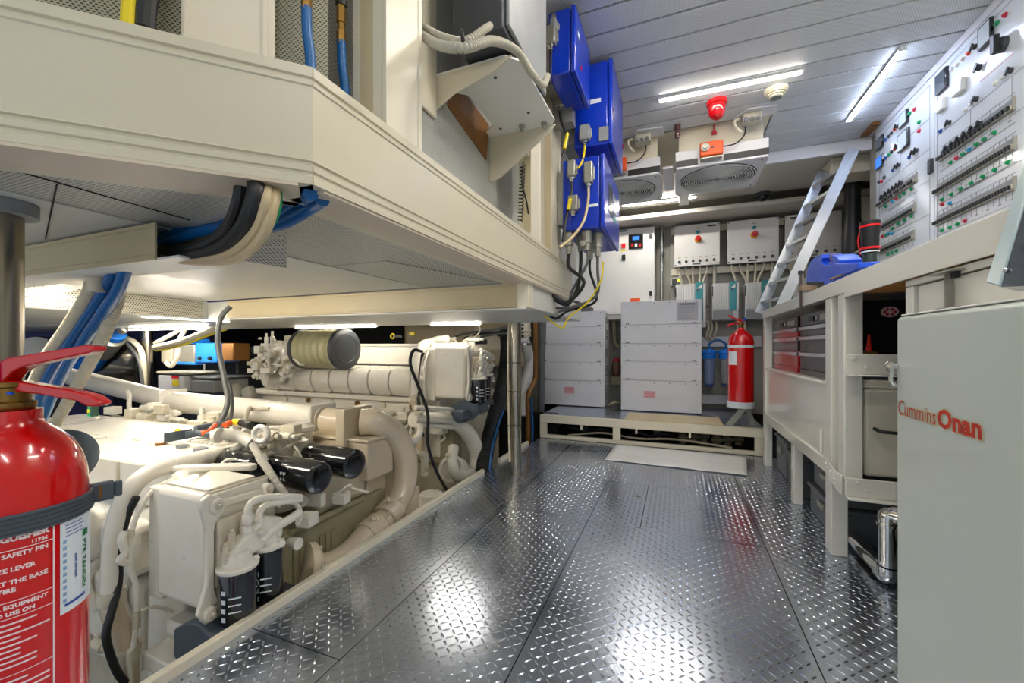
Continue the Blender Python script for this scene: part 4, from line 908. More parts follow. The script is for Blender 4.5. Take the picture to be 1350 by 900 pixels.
# tool chests
def chest(y0, y1, label, body):
    X0 = .598; t = thing('tool_chest', label, 'tool chest', (X0, (y0+y1)/2, .661), 'tool chests in the bench frame')
    MB().box((X0+.012, y0, .661), (.95, y1, .968)).build('case', body, t, bevel=.004)
    lid = MB().box((X0, y0+.012, .905), (X0+.0115, y1-.012, .962)).build('top_drawer', M.tooldark, t, bevel=.003)
    MB().box((X0-.004, y0+(y1-y0)*.55, .92), (X0-.0005, y0+(y1-y0)*.70, .945)).build('lock_plate', M.black, lid)
    MB().lathe((X0-.0005, y0+(y1-y0)*.47, .932), (-1, 0, 0), [(0, .011), (.004, .011), (.005, .006)], 16).build('lock', M.chrome, lid)
    MB().box((X0-.003, y0+(y1-y0)*.10, .918), (X0-.0005, y0+(y1-y0)*.38, .945)).build('badge', M.conn, lid)
    zs = [.895, .845, .765, .680]
    for k in range(3):
        d = MB().box((X0, y0+.012, zs[k+1]+.010), (X0+.0115, y1-.012, zs[k]-.0125)).build('drawer', body if k % 2 == 0 else M.tooldark, t, bevel=.002)
        MB().box((X0-.008, y0+.010, zs[k]-.012), (X0+.0115, y1-.010, zs[k]+.006)).build('aluminium_pull', M.alu, d, bevel=.002)
    MB().box((X0-.002, y0+.010, .663), (X0+.0115, y1-.010, .688)).build('base_strip', body, t, bevel=.002)
    return t
chest(2.02, 2.56, 'near tool chest with dark drawers and aluminium pulls', M.tooldark)
chest(2.59, 3.17, 'far red tool chest with aluminium drawer pulls', M.toolred)
tag(MB().box((.62, 2.06, .9685), (.80, 2.18, .985)).build('orange_case', M.orange, bevel=.003), 'thin orange case on the near tool chest', 'case')
# drawers/crates below the bench
def crate(x0, y0, z0, sx, sy, sz, label, m=None):
    t = thing('storage_crate', label, 'crate', (x0+sx/2, y0+sy/2, z0), 'grey storage crates under the bench'); m = m or M.crate
    MB().prism([(x0+.01, y0+.01, z0), (x0+sx-.01, y0+.01, z0), (x0+sx-.01, y0+sy-.01, z0), (x0+.01, y0+sy-.01, z0)], (0, 0, sz-.02)).build('body', m, t, bevel=.008)
    MB().box((x0, y0, z0+sz-.0195), (x0+sx, y0+sy, z0+sz-.003)).build('rim', m, t, bevel=.004)
    MB().box((x0-.003, y0+sy*.4, z0+sz*.55), (x0+.0095, y0+sy*.6, z0+sz*.72)).build('handle', M.conn, t, bevel=.003)
    return t
crate(.60, 2.58, .0, .36, .30, .20, 'far grey crate under the bench, nearer of the two beyond the middle leg')
crate(.60, 2.90, .0, .36, .28, .24, 'farthest grey crate under the bench, next to the rear platform')
crate(.60, 2.04, .0, .38, .40, .14, 'grey crate on the floor between the two bench legs, bottom of its stack')
crate(.61, 2.06, .1405, .36, .36, .12, 'grey crate between the two bench legs, top of its stack')
crate(.74, 1.72, .0, .40, .26, .12, 'dark crate on the floor behind the steel pipe', M.grayd)
crate(.74, 1.72, .1205, .40, .26, .12, 'dark crate on top of another behind the steel pipe', M.grayd)
# stainless pipe with elbows
t = thing('stainless_pipework', 'stainless steel pipe with two elbows rising from the floor by the enclosure', 'pipe', (.62, 1.4, 0))
MB().tube([(.655, 2.02, .034), (.655, 1.785, .034)], .027, n=20, k=1).build('low_tube', M.chrome, t)
MB().tube([(.655, 1.78, .034), (.655, 1.755, .036), (.655, 1.742, .048), (.655, 1.74, .07)], .031, n=20, k=4).build('lower_elbow', M.chrome, t)
MB().tube([(.655, 1.74, .072), (.655, 1.74, .225)], .026, n=20, k=1).build('riser', M.chrome, t)
for z in (.078, .205): MB().lathe((.655, 1.74, z), (0, 0, 1), [(0, .032), (.010, .032)], 24).build('clamp_ring', M.chrome, t)
MB().tube([(.655, 1.74, .226), (.655, 1.74, .235), (.665, 1.735, .243), (.68, 1.72, .245), (.80, 1.60, .245)], .028, n=20, k=4).build('upper_elbow', M.chrome, t)
struct(MB().box((.625, 1.78, -.004), (.70, 1.93, .0018)).build('floor_opening', M.void))
# ================================================================ GENSET ENCLOSURE
XG = .45
t = thing('generator_enclosure', 'large pale grey-green generator enclosure at right foreground marked Cummins Onan', 'generator', (.6, .5, 0))
MB().box((XG, -.75, .0), (1.1, 1.162, .866)).build('enclosure_body', M.genset, t, bevel=.012, seg=3) if False else None
mb = MB(); mb.box((XG, -.75, .0), (.548, 1.162, .866)); en = mb.build('front_casing', M.genset, t, bevel=.010, seg=3)
mb = MB(); mb.box((.549, -.75, .0), (1.1, 1.155, .69)); mb.build('rear_casing', M.genset, t, bevel=.006)
MB().box((XG+.004, -.74, .8665), (.545, 1.15, .8700)).build('top_lip', M.white, t, bevel=.0015)
q0 = aX(1184, 549, XG-.0006); q1 = aX(1296, 588, XG-.0006)
w_ = q0.y - q1.y
lab = en; SC_ = mat('sticker_cream', '#cdc6a8', .4)
b1_ = text('letter_border', 'Cummins', (XG-.0001, q0.y, q0.z+.006), (0, -1, 0), (0, 0, 1), .046, SC_, lab, .0005, bold=.0022, sx=.92)
b2_ = text('letter_border', 'Onan', (XG-.0001, q0.y-w_*.545, q0.z+.006), (0, -1, 0), (0, 0, 1), .046, SC_, lab, .0005, bold=.0042, sx=.92)
o1 = text('lettering', 'Cummins', (XG-.0004, q0.y, q0.z+.006), (0, -1, 0), (0, 0, 1), .046, M.redink, lab, .0008, bold=-.0003, sx=.92)
o2 = text('bold_lettering', 'Onan', (XG-.0004, q0.y-w_*.545, q0.z+.006), (0, -1, 0), (0, 0, 1), .046, M.redink, lab, .0008, bold=.0016, sx=.92)
for o_, tgt in ((o1, w_*.52), (o2, w_*.445), (b1_, w_*.55), (b2_, w_*.475)):
    ys = [v.co.y for v in o_.data.vertices]; L = max(ys)-min(ys); y0 = max(ys)
    for v in o_.data.vertices: v.co.y = y0 - (y0 - v.co.y)*tgt/L
t6 = thing('toggle_latch', 'chrome latch knob on the corner of the generator enclosure', 'latch', (XG, 1.14, .76))
a = aX(1182, 483, XG-.004)
MB().lathe((XG-.0005, 1.15, a.z), (-1, 0, 0), [(0, .006), (.008, .006), (.010, .010), (.018, .011), (.022, .006)], 18).build('knob', M.chrome, t6)
MB().tube([(XG-.012, 1.148, a.z-.008), (XG-.016, 1.142, a.z-.03), (XG-.010, 1.138, a.z-.042)], .004, k=4).build('lever', M.chrome, t6)
# display panel standing on it
n_ = V((-.96, -.12, .26)).normalized()
t = thing('tilted_display', 'blurred tilted display panel with pale edge at the right border', 'display', (.44, .72, .87))
P = [aX(1322, 379, .455), aX(1360, 377, .455), aX(1420, 150, .50), aX(1352, 250, .475)]
def scr(px, py, base=aX(1322, 379, .455)): return aP(px, py, base, (-.93, 0, .36))
Qa = [scr(1322, 379), scr(1460, 372), scr(1460, 150), scr(1372, 190)]
nn = V((-.93, 0, .36)).normalized()
MB().prism([p + nn*.002 for p in (scr(1322, 379), scr(1470, 372), scr(1560, 150), scr(1384, 170))], -nn*.018).build('screen', M.screen, t)
MB().prism([p + nn*.004 for p in (scr(1303, 373), scr(1321, 378.5), scr(1383, 169), scr(1370, 165))], -nn*.022).build('pale_edge', mat('bezel_pale', '#a9bcc0', .3), t, bevel=.002)
a = scr(1331, 357); MB().ball(a + nn*.004, .0035, 10).build('screw', M.chrome, t)
MB().prism([scr(1330, 379)-nn*.018, scr(1470, 374)-nn*.018, V((.53, .45, .8705)), V((.53, .75, .8705))], (.006, 0, 0)).build('stand', M.grayd, t)
# ================================================================ ON THE BENCH
# bench vise
t = thing('bench_vise', 'bright blue bench vise bolted to the worktop edge', 'vise', (.66, 2.35, 1.044))
Xv = .58
def bx_(px, py, X=.60): return aX(px, py, X)
VX = .60
jaw = [(1063, 372), (1063, 360), (1065, 350), (1070, 342), (1077, 337), (1083, 335.5), (1084, 340), (1082, 345), (1086, 349), (1093, 349), (1097, 345), (1095, 340), (1096, 336), (1102, 338), (1106, 343), (1106, 347), (1100, 352), (1096, 362), (1092, 372)]
MB().prism([bx_(px, py, VX) for px, py in jaw], (.075, 0, 0)).build('fixed_jaw', M.vise, t, bevel=.003)
slide = [(1090, 375), (1093, 362), (1098, 351), (1104, 347), (1137, 346), (1137, 352), (1131, 355), (1116, 361), (1103, 369), (1100, 375)]
MB().prism([bx_(px, py, VX) + V((-.012, 0, 0)) for px, py in slide], (.090, 0, 0)).build('slide_body', M.vise, t, bevel=.003)
MB().prism([bx_(px, py, VX) + V((.02, 0, 0)) for px, py in ((1080, 352), (1086, 346), (1094, 348), (1096, 354), (1088, 357))], (.03, 0, 0)).build('screw_boss', M.conn, t)
MB().prism([bx_(px, py, VX) + V((.02, 0, 0)) for px, py in ((1086, 342), (1086, 336), (1093, 336), (1093, 341), (1090, 347))], (.02, 0, 0)).build('jaw_insert', M.wood, t)
a_, b2 = bx_(1066, 372, VX), bx_(1094, 372, VX)
MB().box((VX+.005, b2.y, 1.0445), (VX+.08, a_.y, 1.062)).build('swivel_base', M.vise, t, bevel=.004)
MB().tube([bx_(1096, 368, VX-.012) + V((-.004, 0, 0)), bx_(1112, 362, VX-.012) + V((-.004, 0, 0))], .004, n=8, k=1).build('screw_rod', M.brass, t)
# C clamp
p = aX(1056, 358, .545); t = thing('screw_clamp', 'brown steel screw clamp hanging on the bench edge', 'clamp', p)
MB().box((.541, p.y-.012, .975), (.546, p.y+.012, 1.14)).build('bar', mat('clamp_brown', '#5b4a40', .4, .6), t)
MB().box((.538, p.y-.035, 1.06), (.60, p.y+.03, 1.085)).build('sliding_arm', mat('clamp_tan', '#9c8468', .4, .5), t, bevel=.003)
MB().lathe((.543, p.y, 1.1405), (0, 0, 1), [(0, .010), (.015, .012), (.02, .006)], 10).build('screw_head', M.grayd, t)
# red-banded black torch
p = aX(1147, 347, .66); t = thing('torch', 'black torch with red bands standing head-up on the bench', 'torch', (.66, p.y, 1.044))
zt = aX(1149, 291, .66).z; h_ = zt-1.0445
MB().lathe((.66, p.y, 1.0445), (0, 0, 1), [(0, .021), (h_*.02, .023), (h_*.45, .0215)], 20).build('handle', mat('torch_green', '#24332e', .3, coat=.6), t)
MB().lathe((.66, p.y, 1.0446+h_*.45), (0, 0, 1), [(0, .023), (.004, .025), (h_*.3, .027), (h_*.36, .0295), (h_*.55, .030)], 20).build('head', M.black, t)
for f in (.52, .90): MB().lathe((.66, p.y, 1.0446+h_*f), (0, 0, 1), [(0, .0305), (.008, .0305)], 20).build('red_band', M.redp, t)
MB().lathe((.66, p.y, 1.0446+h_*.47), (0, 0, 1), [(0, .0275), (.004, .0275)], 20).build('white_band', M.white, t)
MB().tube([(.64, p.y+.026, 1.0446+h_*.9), (.634, p.y+.028, 1.0446+h_*.7), (.64, p.y+.022, 1.0446+h_*.45)], .003, k=3).build('red_strap', M.redp, t)
# aluminium ladder leaning at the bench end
t = thing('ladder', 'aluminium ladder leaning from behind the bench up to the ceiling', 'ladder', (.62, 3.3, .2))
b1 = aY(1012, 412, 3.34); t1 = aY(1110, 196, 3.34); b0 = aY(1030, 402, 3.30)
d = (t1-b1).normalized(); top = b1 + d*((2.06-b1.z)/d.z); bot = b1 - d*((b1.z-1.052)/d.z)
off = V((.02, -.36, 0)) if False else V((.10, .30, .0))
sd = V((.05, -.02, 0))
dirx = V((.30, .954, 0))
r0 = (bot + V((.055, 0, 0)), top + V((.055, 0, 0)))
def rail(a, b, m=M.alu, nm='side_rail'):
    dd = (b-a).normalized(); n1 = V((0, 1, 0)); n1 = (n1-dd*n1.dot(dd)).normalized(); n2 = dd.cross(n1)
    c = (a+b)/2; L = (b-a).length/2
    s = [(-.032, -.004), (.032, -.004), (.032, .012), (.029, .012), (.029, -.001), (-.029, -.001), (-.029, .012), (-.032, .012)]
    return MB().prism([a + n2*u + n1*v for u, v in s], b-a).build(nm, m, t)
ra = (bot + V((.05, -.10, 0)), top + V((.05, -.10, 0))); rb = (bot + V((-.02, .22, 0)), top + V((-.02, .22, 0)))
rail(*ra); rail(*rb)
for k in range(7):
    f = .08 + k*.135; a = ra[0].lerp(ra[1], f); b_ = rb[0].lerp(rb[1], f)
    MB().obox((a+b_)/2, (b_-a)/2*.98, V((.028, 0, .004)), V((0, 0, .010))).build('tread', M.alu, t)
# ================================================================ SWITCHBOARDS
XP = 1.15
def P3(px, py): return aX(px, py, XP)
def board(label, y0, y1, z0, z1):
    t = thing('switchboard', label, 'switchboard', (XP, (y0+y1)/2, z0), 'white switchboards above the bench')
    MB().box((XP+.001, y0, z0), (1.168, y1, z1)).build('panel_face', M.switch, t, bevel=.002)
    return t
F = lambda x, y: (1140+x/3.46, 80+y/3.46)
N = lambda x, y: (1130+x/2.645, y/2.645)
yd = P3(1232, 200).y
far = board('far white switchboard with blue screen over the far end of the bench', yd+.006, 3.22, 1.05, 2.11)
near = board('near white switchboard with long rows of black breakers', 1.72, yd+.002-.002, 1.05, 2.11)
tag(MB().box((XP-.004, 1.72, 2.1105), (1.168, 3.22, 2.148)).build('top_casing', M.grayw, bevel=.003), 'grey casing strip along the top of both switchboards', 'casing')
cs = {'k': M.grayd, 'g': M.green, 'r': M.reddot, 'b': M.cyan, 'w': M.white, 'o': M.orange, 'm': M.blueink}
def lamp(t, pt, c, r=.007, nm='indicator_lamp'):
    p = P3(*pt); MB().lathe((XP+.0008, p.y, p.z), (-1, 0, 0), [(0, r*1.2), (.003, r*1.2), (.0035, r), (.009, r*.9), (.011, r*.5)], 12).build(nm, cs[c], t)
def knob(t, pt, r=.012):
    p = P3(*pt); k = MB().lathe((XP+.0008, p.y, p.z), (-1, 0, 0), [(0, r), (.005, r), (.007, r*.8), (.012, r*.7)], 14).build('rotary_switch', M.grayd, t)
    MB().obox((XP-.0135, p.y, p.z), (.0025, 0, 0), (0, r*.35, r*.35), (0, -r*.9, r*.9)).build('pointer', M.black, k)
def meter(t, a, b, m, frame=M.blackg, th=.012, nm='panel_meter'):
    c = P3((a[0]+b[0])/2, (a[1]+b[1])/2); l = P3(a[0], (a[1]+b[1])/2); r = P3(b[0], (a[1]+b[1])/2)
    tp = P3((a[0]+b[0])/2, a[1]); bt = P3((a[0]+b[0])/2, b[1]); h = (tp.z-bt.z)/2*.82; w = (l.y-r.y)/2
    f = MB().box((XP-th, c.y-w, c.z-h), (XP+.0008, c.y+w, c.z+h)).build(nm, frame, t, bevel=.002)
    MB().box((XP-th-.0012, c.y-w*.84, c.z-h*.84), (XP-th-.0002, c.y+w*.84, c.z+h*.84)).build('meter_glass', m, f)
def strip(t, a, b, n, h=.034, mode='breakers', knobs=()):
    p, q = P3(*a), P3(*b); z = (p.z+q.z)/2; y0, y1 = min(p.y, q.y), max(p.y, q.y)
    r = MB().box((XP-.006, y0, z-.006), (XP+.0008, y1, z)).build('breaker_shelf', M.brass if False else M.conn, t, bevel=.001)
    MB().box((XP-.008, y0-.006, z-.006), (XP+.0008, y0-.0005, z+h+.012)).build('strip_end', M.conn, t, bevel=.001)
    MB().box((XP-.0012, y0, z+.0005), (XP+.0006, y1, z+h+.010)).build('breaker_backing', M.gray, t)
    if mode == 'breakers':
        w = (y1-y0)/n
        for k in range(n):
            yy = y0 + w*(k+.5); br = MB().box((XP-.012, yy-w*.42, z+.001), (XP-.0015, yy+w*.42, z+h*.55)).build('breaker', M.white if k % 2 else M.conduit, t)
            MB().box((XP-.020, yy-w*.34, z+h*.04), (XP-.0122, yy+w*.34, z+h*.46)).build('breaker_toggle', M.black, br)
    mb = MB(); nn_ = max(6, n//2)
    for k in range(nn_):
        yy = y0 + (y1-y0)*(k+.5)/nn_; mb.box((XP-.0002, yy-.0007, z-.030), (XP+.0009, yy+.0007, z-.008)); mb.box((XP-.0002, yy-.0007, z+h+.012), (XP+.0009, yy+.0007, z+h+.026))
        if k % 2 == 0: mb.box((XP-.0002, yy-.008, z-.0345), (XP+.0009, yy+.008, z-.0305))
    mb.box((XP-.0002, y0, z+h+.0265), (XP+.0009, y1, z+h+.0280)); mb.box((XP-.0002, y0, z-.0505), (XP+.0009, y1, z-.0490))
    mb.build('line_diagram', M.gray, t)
    return z
def line(t, a, b, th=.0011, m=M.gray):
    p, q = P3(*a), P3(*b); d = (q-p)/2; c = (p+q)/2; n = V((0, -d.z, d.y)).normalized()*th
    MB().obox((XP+.0004, c.y, c.z), (0, d.y, d.z), n, (.0004, 0, 0)).build('engraved_line', m, t)
def hline(t, y0, y1, z, th=.0008): MB().box((XP-.0001, y0, z-th), (XP+.0009, y1, z+th)).build('engraved_line', M.gray, t)
def vline(t, y, z0, z1, th=.0008): MB().box((XP-.0001, y-th, z0), (XP+.0009, y+th, z1)).build('engraved_line', M.gray, t)
# far board
meter(far, F(60, 342), F(88, 408), M.screen); meter(far, F(60, 428), F(88, 495), M.screenb, nm='blue_screen')
meter(far, F(165, 228), F(202, 302), M.screenw); meter(far, F(160, 312), F(207, 412), M.screenw)
for (x, y, c) in ((208, 240, 'g'), (228, 222, 'r'), (250, 280, 'g'), (250, 320, 'r'), (96, 360, 'm'), (111, 345, 'k'), (124, 330, 'k'), (138, 312, 'o'), (96, 443, 'm'), (111, 430, 'g'), (125, 415, 'k'), (139, 402, 'o'), (67, 553, 'k'), (79, 550, 'r'), (92, 532, 'k'), (130, 500, 'm'), (206, 440, 'm')): lamp(far, F(x, y), c, .009)
for x, y in ((150, 300), (150, 390), (147, 485), (160, 475), (225, 420), (240, 408)): knob(far, F(x, y), .011)
strip(far, F(64, 672), F(238, 545), 6)
z = P3(*F(150, 600)).z
for k in range(6):
    knob(far, F(84+k*17, 622-k*13), .013)
strip(far, F(80, 775), F(232, 680), 20); strip(far, F(70, 885), F(226, 805), 18)
for (x, y, c) in ((98, 663, 'g'), (129, 640, 'b'), (146, 630, 'r'), (163, 620, 'g'), (181, 605, 'g'), (214, 585, 'g'), (82, 800, 'r'), (97, 795, 'g'), (110, 790, 'b'), (127, 788, 'b'), (129, 765, 'g'), (155, 742, 'g'), (184, 726, 'g'), (215, 708, 'g'), (108, 882, 'g'), (127, 876, 'g'), (148, 866, 'g')): lamp(far, F(x, y), c, .0085)
# near board
meter(near, N(281, 240), N(320, 325), M.screen); meter(near, N(431, 70), N(478, 168), M.screenw)
meter(near, N(287, 342), N(313, 390), M.white, M.white, .016, 'grey_socket'); meter(near, N(344, 278), N(380, 330), M.white, M.white, .016, 'grey_socket')
for (x, y, c) in ((490, 80, 'g'), (517, 52, 'r'), (332, 240, 'w'), (350, 225, 'w'), (370, 205, 'w'), (390, 185, 'o'), (292, 457, 'm'), (308, 440, 'w'), (380, 382, 'w'), (400, 360, 'w'), (485, 290, 'w'), (512, 268, 'w')): lamp(near, N(x, y), c, .0085)
for x, y in ((412, 163), (323, 427), (418, 345), (538, 245)): knob(near, N(x, y), .011)
knob(near, N(427, 235), .014)
p = P3(*N(512, 155)); k = MB().lathe((XP+.0008, p.y, p.z), (-1, 0, 0), [(0, .028), (.014, .028), (.018, .02)], 20).build('main_switch', M.grayd, near)
MB().obox((XP-.028, p.y-.004, p.z+.004), (.009, 0, 0), (0, .010, 0), (0, 0, .034)).build('switch_handle', M.black, k)
line(near, N(430, 285), N(545, 185), .0012, M.reddot)
strip(near, N(290, 565), N(550, 375), 18)
for x, y in ((315, 520), (337, 505), (357, 489), (380, 471), (405, 453), (431, 434)): knob(near, N(x, y), .0135)
strip(near, N(278, 675), N(553, 520), 30); strip(near, N(278, 788), N(553, 655), 30)
for (x, y, c) in ((328, 566, 'g'), (348, 551, 'r'), (370, 537, 'g'), (393, 521, 'b'), (418, 502, 'g'), (445, 485, 'g'), (480, 462, 'g'), (298, 695, 'g'), (331, 677, 'g'), (363, 658, 'g'), (400, 638, 'g'), (440, 615, 'g'), (482, 592, 'g'), (528, 565, 'g'), (299, 712, 'r'), (326, 708, 'b'), (298, 803, 'g'), (326, 793, 'g'), (352, 781, 'g'), (378, 770, 'r')): lamp(near, N(x, y), c, .0075)
# engraving
for t_, pts in ((near, [N(400, 525), N(400, 650)]), (far, [F(145, 665), F(145, 765)])):
    for pt in pts:
        p = P3(*pt); text('lettering', "LINE 'B' MAIN AC DISTRIBUTION", (XP+.0006, p.y, p.z), (0, -1, 0), (0, 0, 1), .013, M.ink, t_, .001, 'CENTER', bold=.0003)
for z in (1.30, 1.47, 1.655, 1.80): hline(near, 1.74, yd-.02, z)
for y in (2.33, 2.10): vline(near, y, 1.66, 1.80)
for z in (1.29, 1.45, 1.62, 1.92, 1.77): hline(far, yd+.04, 3.17, z)
vline(far, 2.92, 1.62, 1.92); hline(far, yd+.04, 3.17, 2.08); vline(far, yd+.04, 1.06, 2.08); vline(far, 3.17, 1.06, 2.08); vline(near, yd-.02, 1.06, 2.08); hline(near, 1.74, yd-.02, 2.08)
p = P3(1229, 219); lt = MB().box((XP-.014, p.y-.014, p.z-.035), (XP+.0008, p.y+.014, p.z+.035)).build('door_latch', M.grayd, near, bevel=.003)
p = P3(1158, 170); t = thing('bulkhead_lamp', 'dark oblong fitting at the top far corner of the switchboards', 'fitting', (1.1, 3.19, 2.14))
MB().box((1.09, 3.10, 2.13), (1.13, 3.27, 2.148)).build('body', M.wood, t, bevel=.004)
# ================================================================ ENGINES
def rbox(t, a, b, nm, m, bev=.01, seg=3, parent=None): return MB().box(a, b).build(nm, m, parent or t, bevel=bev, seg=seg)
def engine_front(t, O):
    O = V(O)
    X = lambda px, py, x: aX(px, py, x) + O
    Y = lambda px, py, y: aY(px, py, y) + O
    c = lambda *p: V(p) + O
    # ---- expansion tank with rounded corners, flange and bolted side bar
    tank = MB().box(c(-1.506, .779, .024), c(-1.268, .965, .369)).build('coolant_tank', M.eng, t, bevel=.022, seg=4)
    MB().box(c(-1.267, .772, .016), c(-1.258, .972, .377)).build('tank_flange', M.eng2, t, bevel=.004)
    MB().box(c(-1.2575, .779, .022), c(-1.250, .965, .371)).build('tank_cover', M.eng, t, bevel=.003)
    MB().prism([c(-1.49, .80, .3695), c(-1.29, .80, .3695), c(-1.29, .95, .3695), c(-1.49, .95, .3695)], (0, 0, .007)).build('top_pad', M.eng, t, bevel=.003)
    out = [(262, 659), (272, 651), (285, 653), (292, 664), (289, 677), (281, 686), (278, 700), (278, 775), (284, 790), (288, 806), (281, 819), (266, 822), (256, 811), (262, 790), (268, 770), (268, 700), (264, 684), (260, 670)]
    MB().prism([X(px, py, -1.249) for px, py in out], (.016, 0, 0)).build('side_bar', M.eng, t, bevel=.003)
    for (px, py, r) in ((285, 666, .021), (277, 808, .021), (352, 644, .019)):
        p = X(px, py, -1.233) if px < 300 else X(px, py, -1.24)
        b = MB().lathe(p, (1, 0, 0), [(-.012, r), (.008, r), (.011, r*.85)], 24).build('clamp_boss', M.eng, t, bevel=.001)
        MB().lathe(p + V((.0112, 0, 0)), (1, 0, 0), [(0, .011), (.003, .011), (.003, .007), (.009, .007)], 6).build('bolt', M.eng2, b)
    p0, p1 = X(290, 664, -1.244), X(352, 645, -1.244)
    MB().obox((p0+p1)/2 + V((-.002, 0, 0)), (.011, 0, 0), (p1-p0)/2, V((0, 0, .011))).build('top_bar', M.eng, t, bevel=.004)
    # ---- filters with cast head
    for (y, x, r, ztop) in ((.826, -1.195, .050, .157), (.925, -1.20, .044, .172)):
        f = MB().lathe(c(x, y, .004), (0, 0, 1), [(0, r*.86), (.006, r*.97), (.012, r), (ztop-.016, r), (ztop-.01, r*.98), (ztop-.004, r*.9)], 32).build('oil_filter', M.blackg, t)
        for k in range(4):
            a = -2.15 + (.0 if k % 2 else .02); z = .03 + k*.025
            q = c(x + math.cos(-1.35)*(r+.0003), y + math.sin(-1.35)*(r+.0003), z)
            MB().obox(q, V((math.sin(1.35), math.cos(1.35), 0))*.006, V((0, 0, .006)), V((.0004, -.0004, 0))).build('pictogram', M.label, f)
        for k in range(3):
            q = c(x + math.cos(-.75)*(r+.0003), y + math.sin(-.75)*(r+.0003), .05 + k*.02)
            MB().obox(q, V((.73, .68, 0))*.016, V((0, 0, .0018)), V((.0004, -.0004, 0))).build('print_line', M.label, f)
    MB().lathe(c(-1.195, .826, .1535), (0, 0, 1), [(0, .053), (.008, .055), (.012, .055), (.018, .040), (.05, .030)], 28).build('filter_head', M.eng, t, bevel=.002)
    MB().lathe(c(-1.20, .925, .1685), (0, 0, 1), [(0, .046), (.012, .048), (.02, .034), (.06, .026)], 28).build('filter_head', M.eng, t, bevel=.002)
    MB().prism([c(-1.215, .80, .17), c(-1.215, .96, .19), c(-1.215, .965, .25), c(-1.215, .90, .275), c(-1.215, .83, .24), c(-1.215, .80, .21)], (.04, 0, 0)).build('head_casting', M.eng, t, bevel=.008)
    MB().box(c(-1.248, .79, .10), c(-1.222, .97, .30)).build('mounting_plate', M.eng2, t, bevel=.006)
    for (px, py, r, L) in ((322, 695, .010, .05), (306, 712, .009, .05), (298, 668+60, .009, .04)):
        p = X(px, py, -1.20); MB().lathe(p, (0, 0, 1), [(-.03, r*1.4), (0, r*1.4), (.002, r), (L*.5, r), (L*.5, r*.6), (L*.7, r*.6)], 8).build('sensor_plug', M.eng2, t)
    for (px, py) in ((343, 701), (337, 735), (362, 730), (367, 702), (318, 740), (352, 716)):
        bolt(MB(), X(px, py, -1.172), (1, 0, .1), .0075, .009).build('bolt', M.eng, t)
    for (pts, r) in (([(327, 694), (327, 670), (338, 658), (362, 655), (396, 655)], .0105), ([(342, 696), (342, 676), (352, 665), (372, 661), (396, 658)], .0105)):
        P = [X(px, py, -1.19 + .01*(i > 2)) for i, (px, py) in enumerate(pts)]; MB().tube(P, r, n=14).build('coolant_hose', M.eng, t)
    for (px, py) in ((327, 684), (342, 687)):
        MB().lathe(X(px, py, -1.19), (0, 0, 1), [(-.01, .0155), (.0, .0165), (.012, .0165), (.014, .0155)], 18).build('hose_collar', M.eng, t)
        MB().lathe(X(px, py+12, -1.19), (0, 0, 1), [(-.012, .018), (.008, .018)], 18).build('hose_stub', M.eng, t)
    MB().tube([X(345, 712, -1.185), X(362, 696, -1.18), (X(382, 684, -1.18)), X(394, 676, -1.18)], .014, n=14).build('fuel_pipe', M.eng, t)
    MB().tube([X(366, 668, -1.20), X(372, 660, -1.20), X(390, 664, -1.20), X(396, 678, -1.20), X(392, 690, -1.21)], .008, n=10).build('vent_pipe', M.eng, t)
    MB().lathe(X(390, 716, -1.19), (1, 0, 0), [(-.03, .014), (0, .019), (.012, .020), (.014, .018)], 24).build('round_cap', M.eng, t)
    MB().lathe(X(366, 715, -1.185), (.8, -.3, .2), [(0, .016), (.02, .016), (.024, .011), (.04, .011)], 10).build('sensor_plug', M.eng, t)
    # ---- slate grey mount below
    o = [(228, 830), (246, 820), (262, 822), (274, 836), (284, 838), (288, 846), (288, 862), (262, 886), (246, 886), (228, 866)]
    MB().prism([Y(px, py, .75) for px, py in o], (0, .10, 0)).build('mount_cover', M.slate, t, bevel=.006)
    MB().box(c(-1.30, .80, -.03), c(-1.175, 1.02, .002)).build('drip_tray', M.grayd, t, bevel=.006)
    MB().box(c(-1.58, .80, .0), c(-1.508, .859, .352)).build('side_web', M.eng, t, bevel=.006)
    # ---- casting behind the tank
    MB().prism([c(-1.72, .86, -.40), c(-1.512, .86, -.40), c(-1.512, .86, .36), c(-1.56, .86, .385), c(-1.64, .86, .34), c(-1.70, .86, .20)], (0, .12, 0)).build('front_casting', M.eng, t, bevel=.018, seg=3)
    MB().prism([c(-1.66, .865, .372), c(-1.62, .86, .372), c(-1.36, .985, .372), c(-1.36, 1.01, .372), c(-1.40, 1.01, .372)], (0, 0, .022)).build('top_rib', M.eng, t, bevel=.005)
    for (px, py) in ((245, 638), (271, 630)): bolt(MB(), X(px, py, -1.46), (0, 0, 1), .010, .010).build('bolt', M.eng, t)
    # ---- large looping coolant pipe
    PL = [(330, 590), (300, 596), (245, 608), (208, 618), (182, 634), (163, 662), (152, 700), (148, 745), (147, 782)]
    MB().tube([X(px, py, -1.62) for px, py in PL], .0275, n=18).build('coolant_pipe', M.eng, t)
    MB().lathe(X(147, 782, -1.62), (0, 0, -1), [(-.01, .034), (.004, .036), (.012, .034), (.018, .036), (.03, .033)], 22).build('pipe_clamp', M.eng2, t)
    MB().tube([X(147, 788, -1.62), X(152, 812, -1.61), X(163, 842, -1.60), X(168, 880, -1.60), X(168, 930, -1.60)], .031, n=18).build('lower_pipe', M.pipe, t)
    MB().lathe(X(167, 850, -1.60), (0, 0, -1), [(0, .036), (.01, .038), (.02, .036), (.05, .033)], 22).build('pipe_clamp', M.eng2, t)
    MB().lathe(X(226, 614, -1.62), (X(245, 608, -1.62)-X(208, 618, -1.62)), [(0, .032), (.014, .032)], 20).build('pipe_clip', M.eng, t)
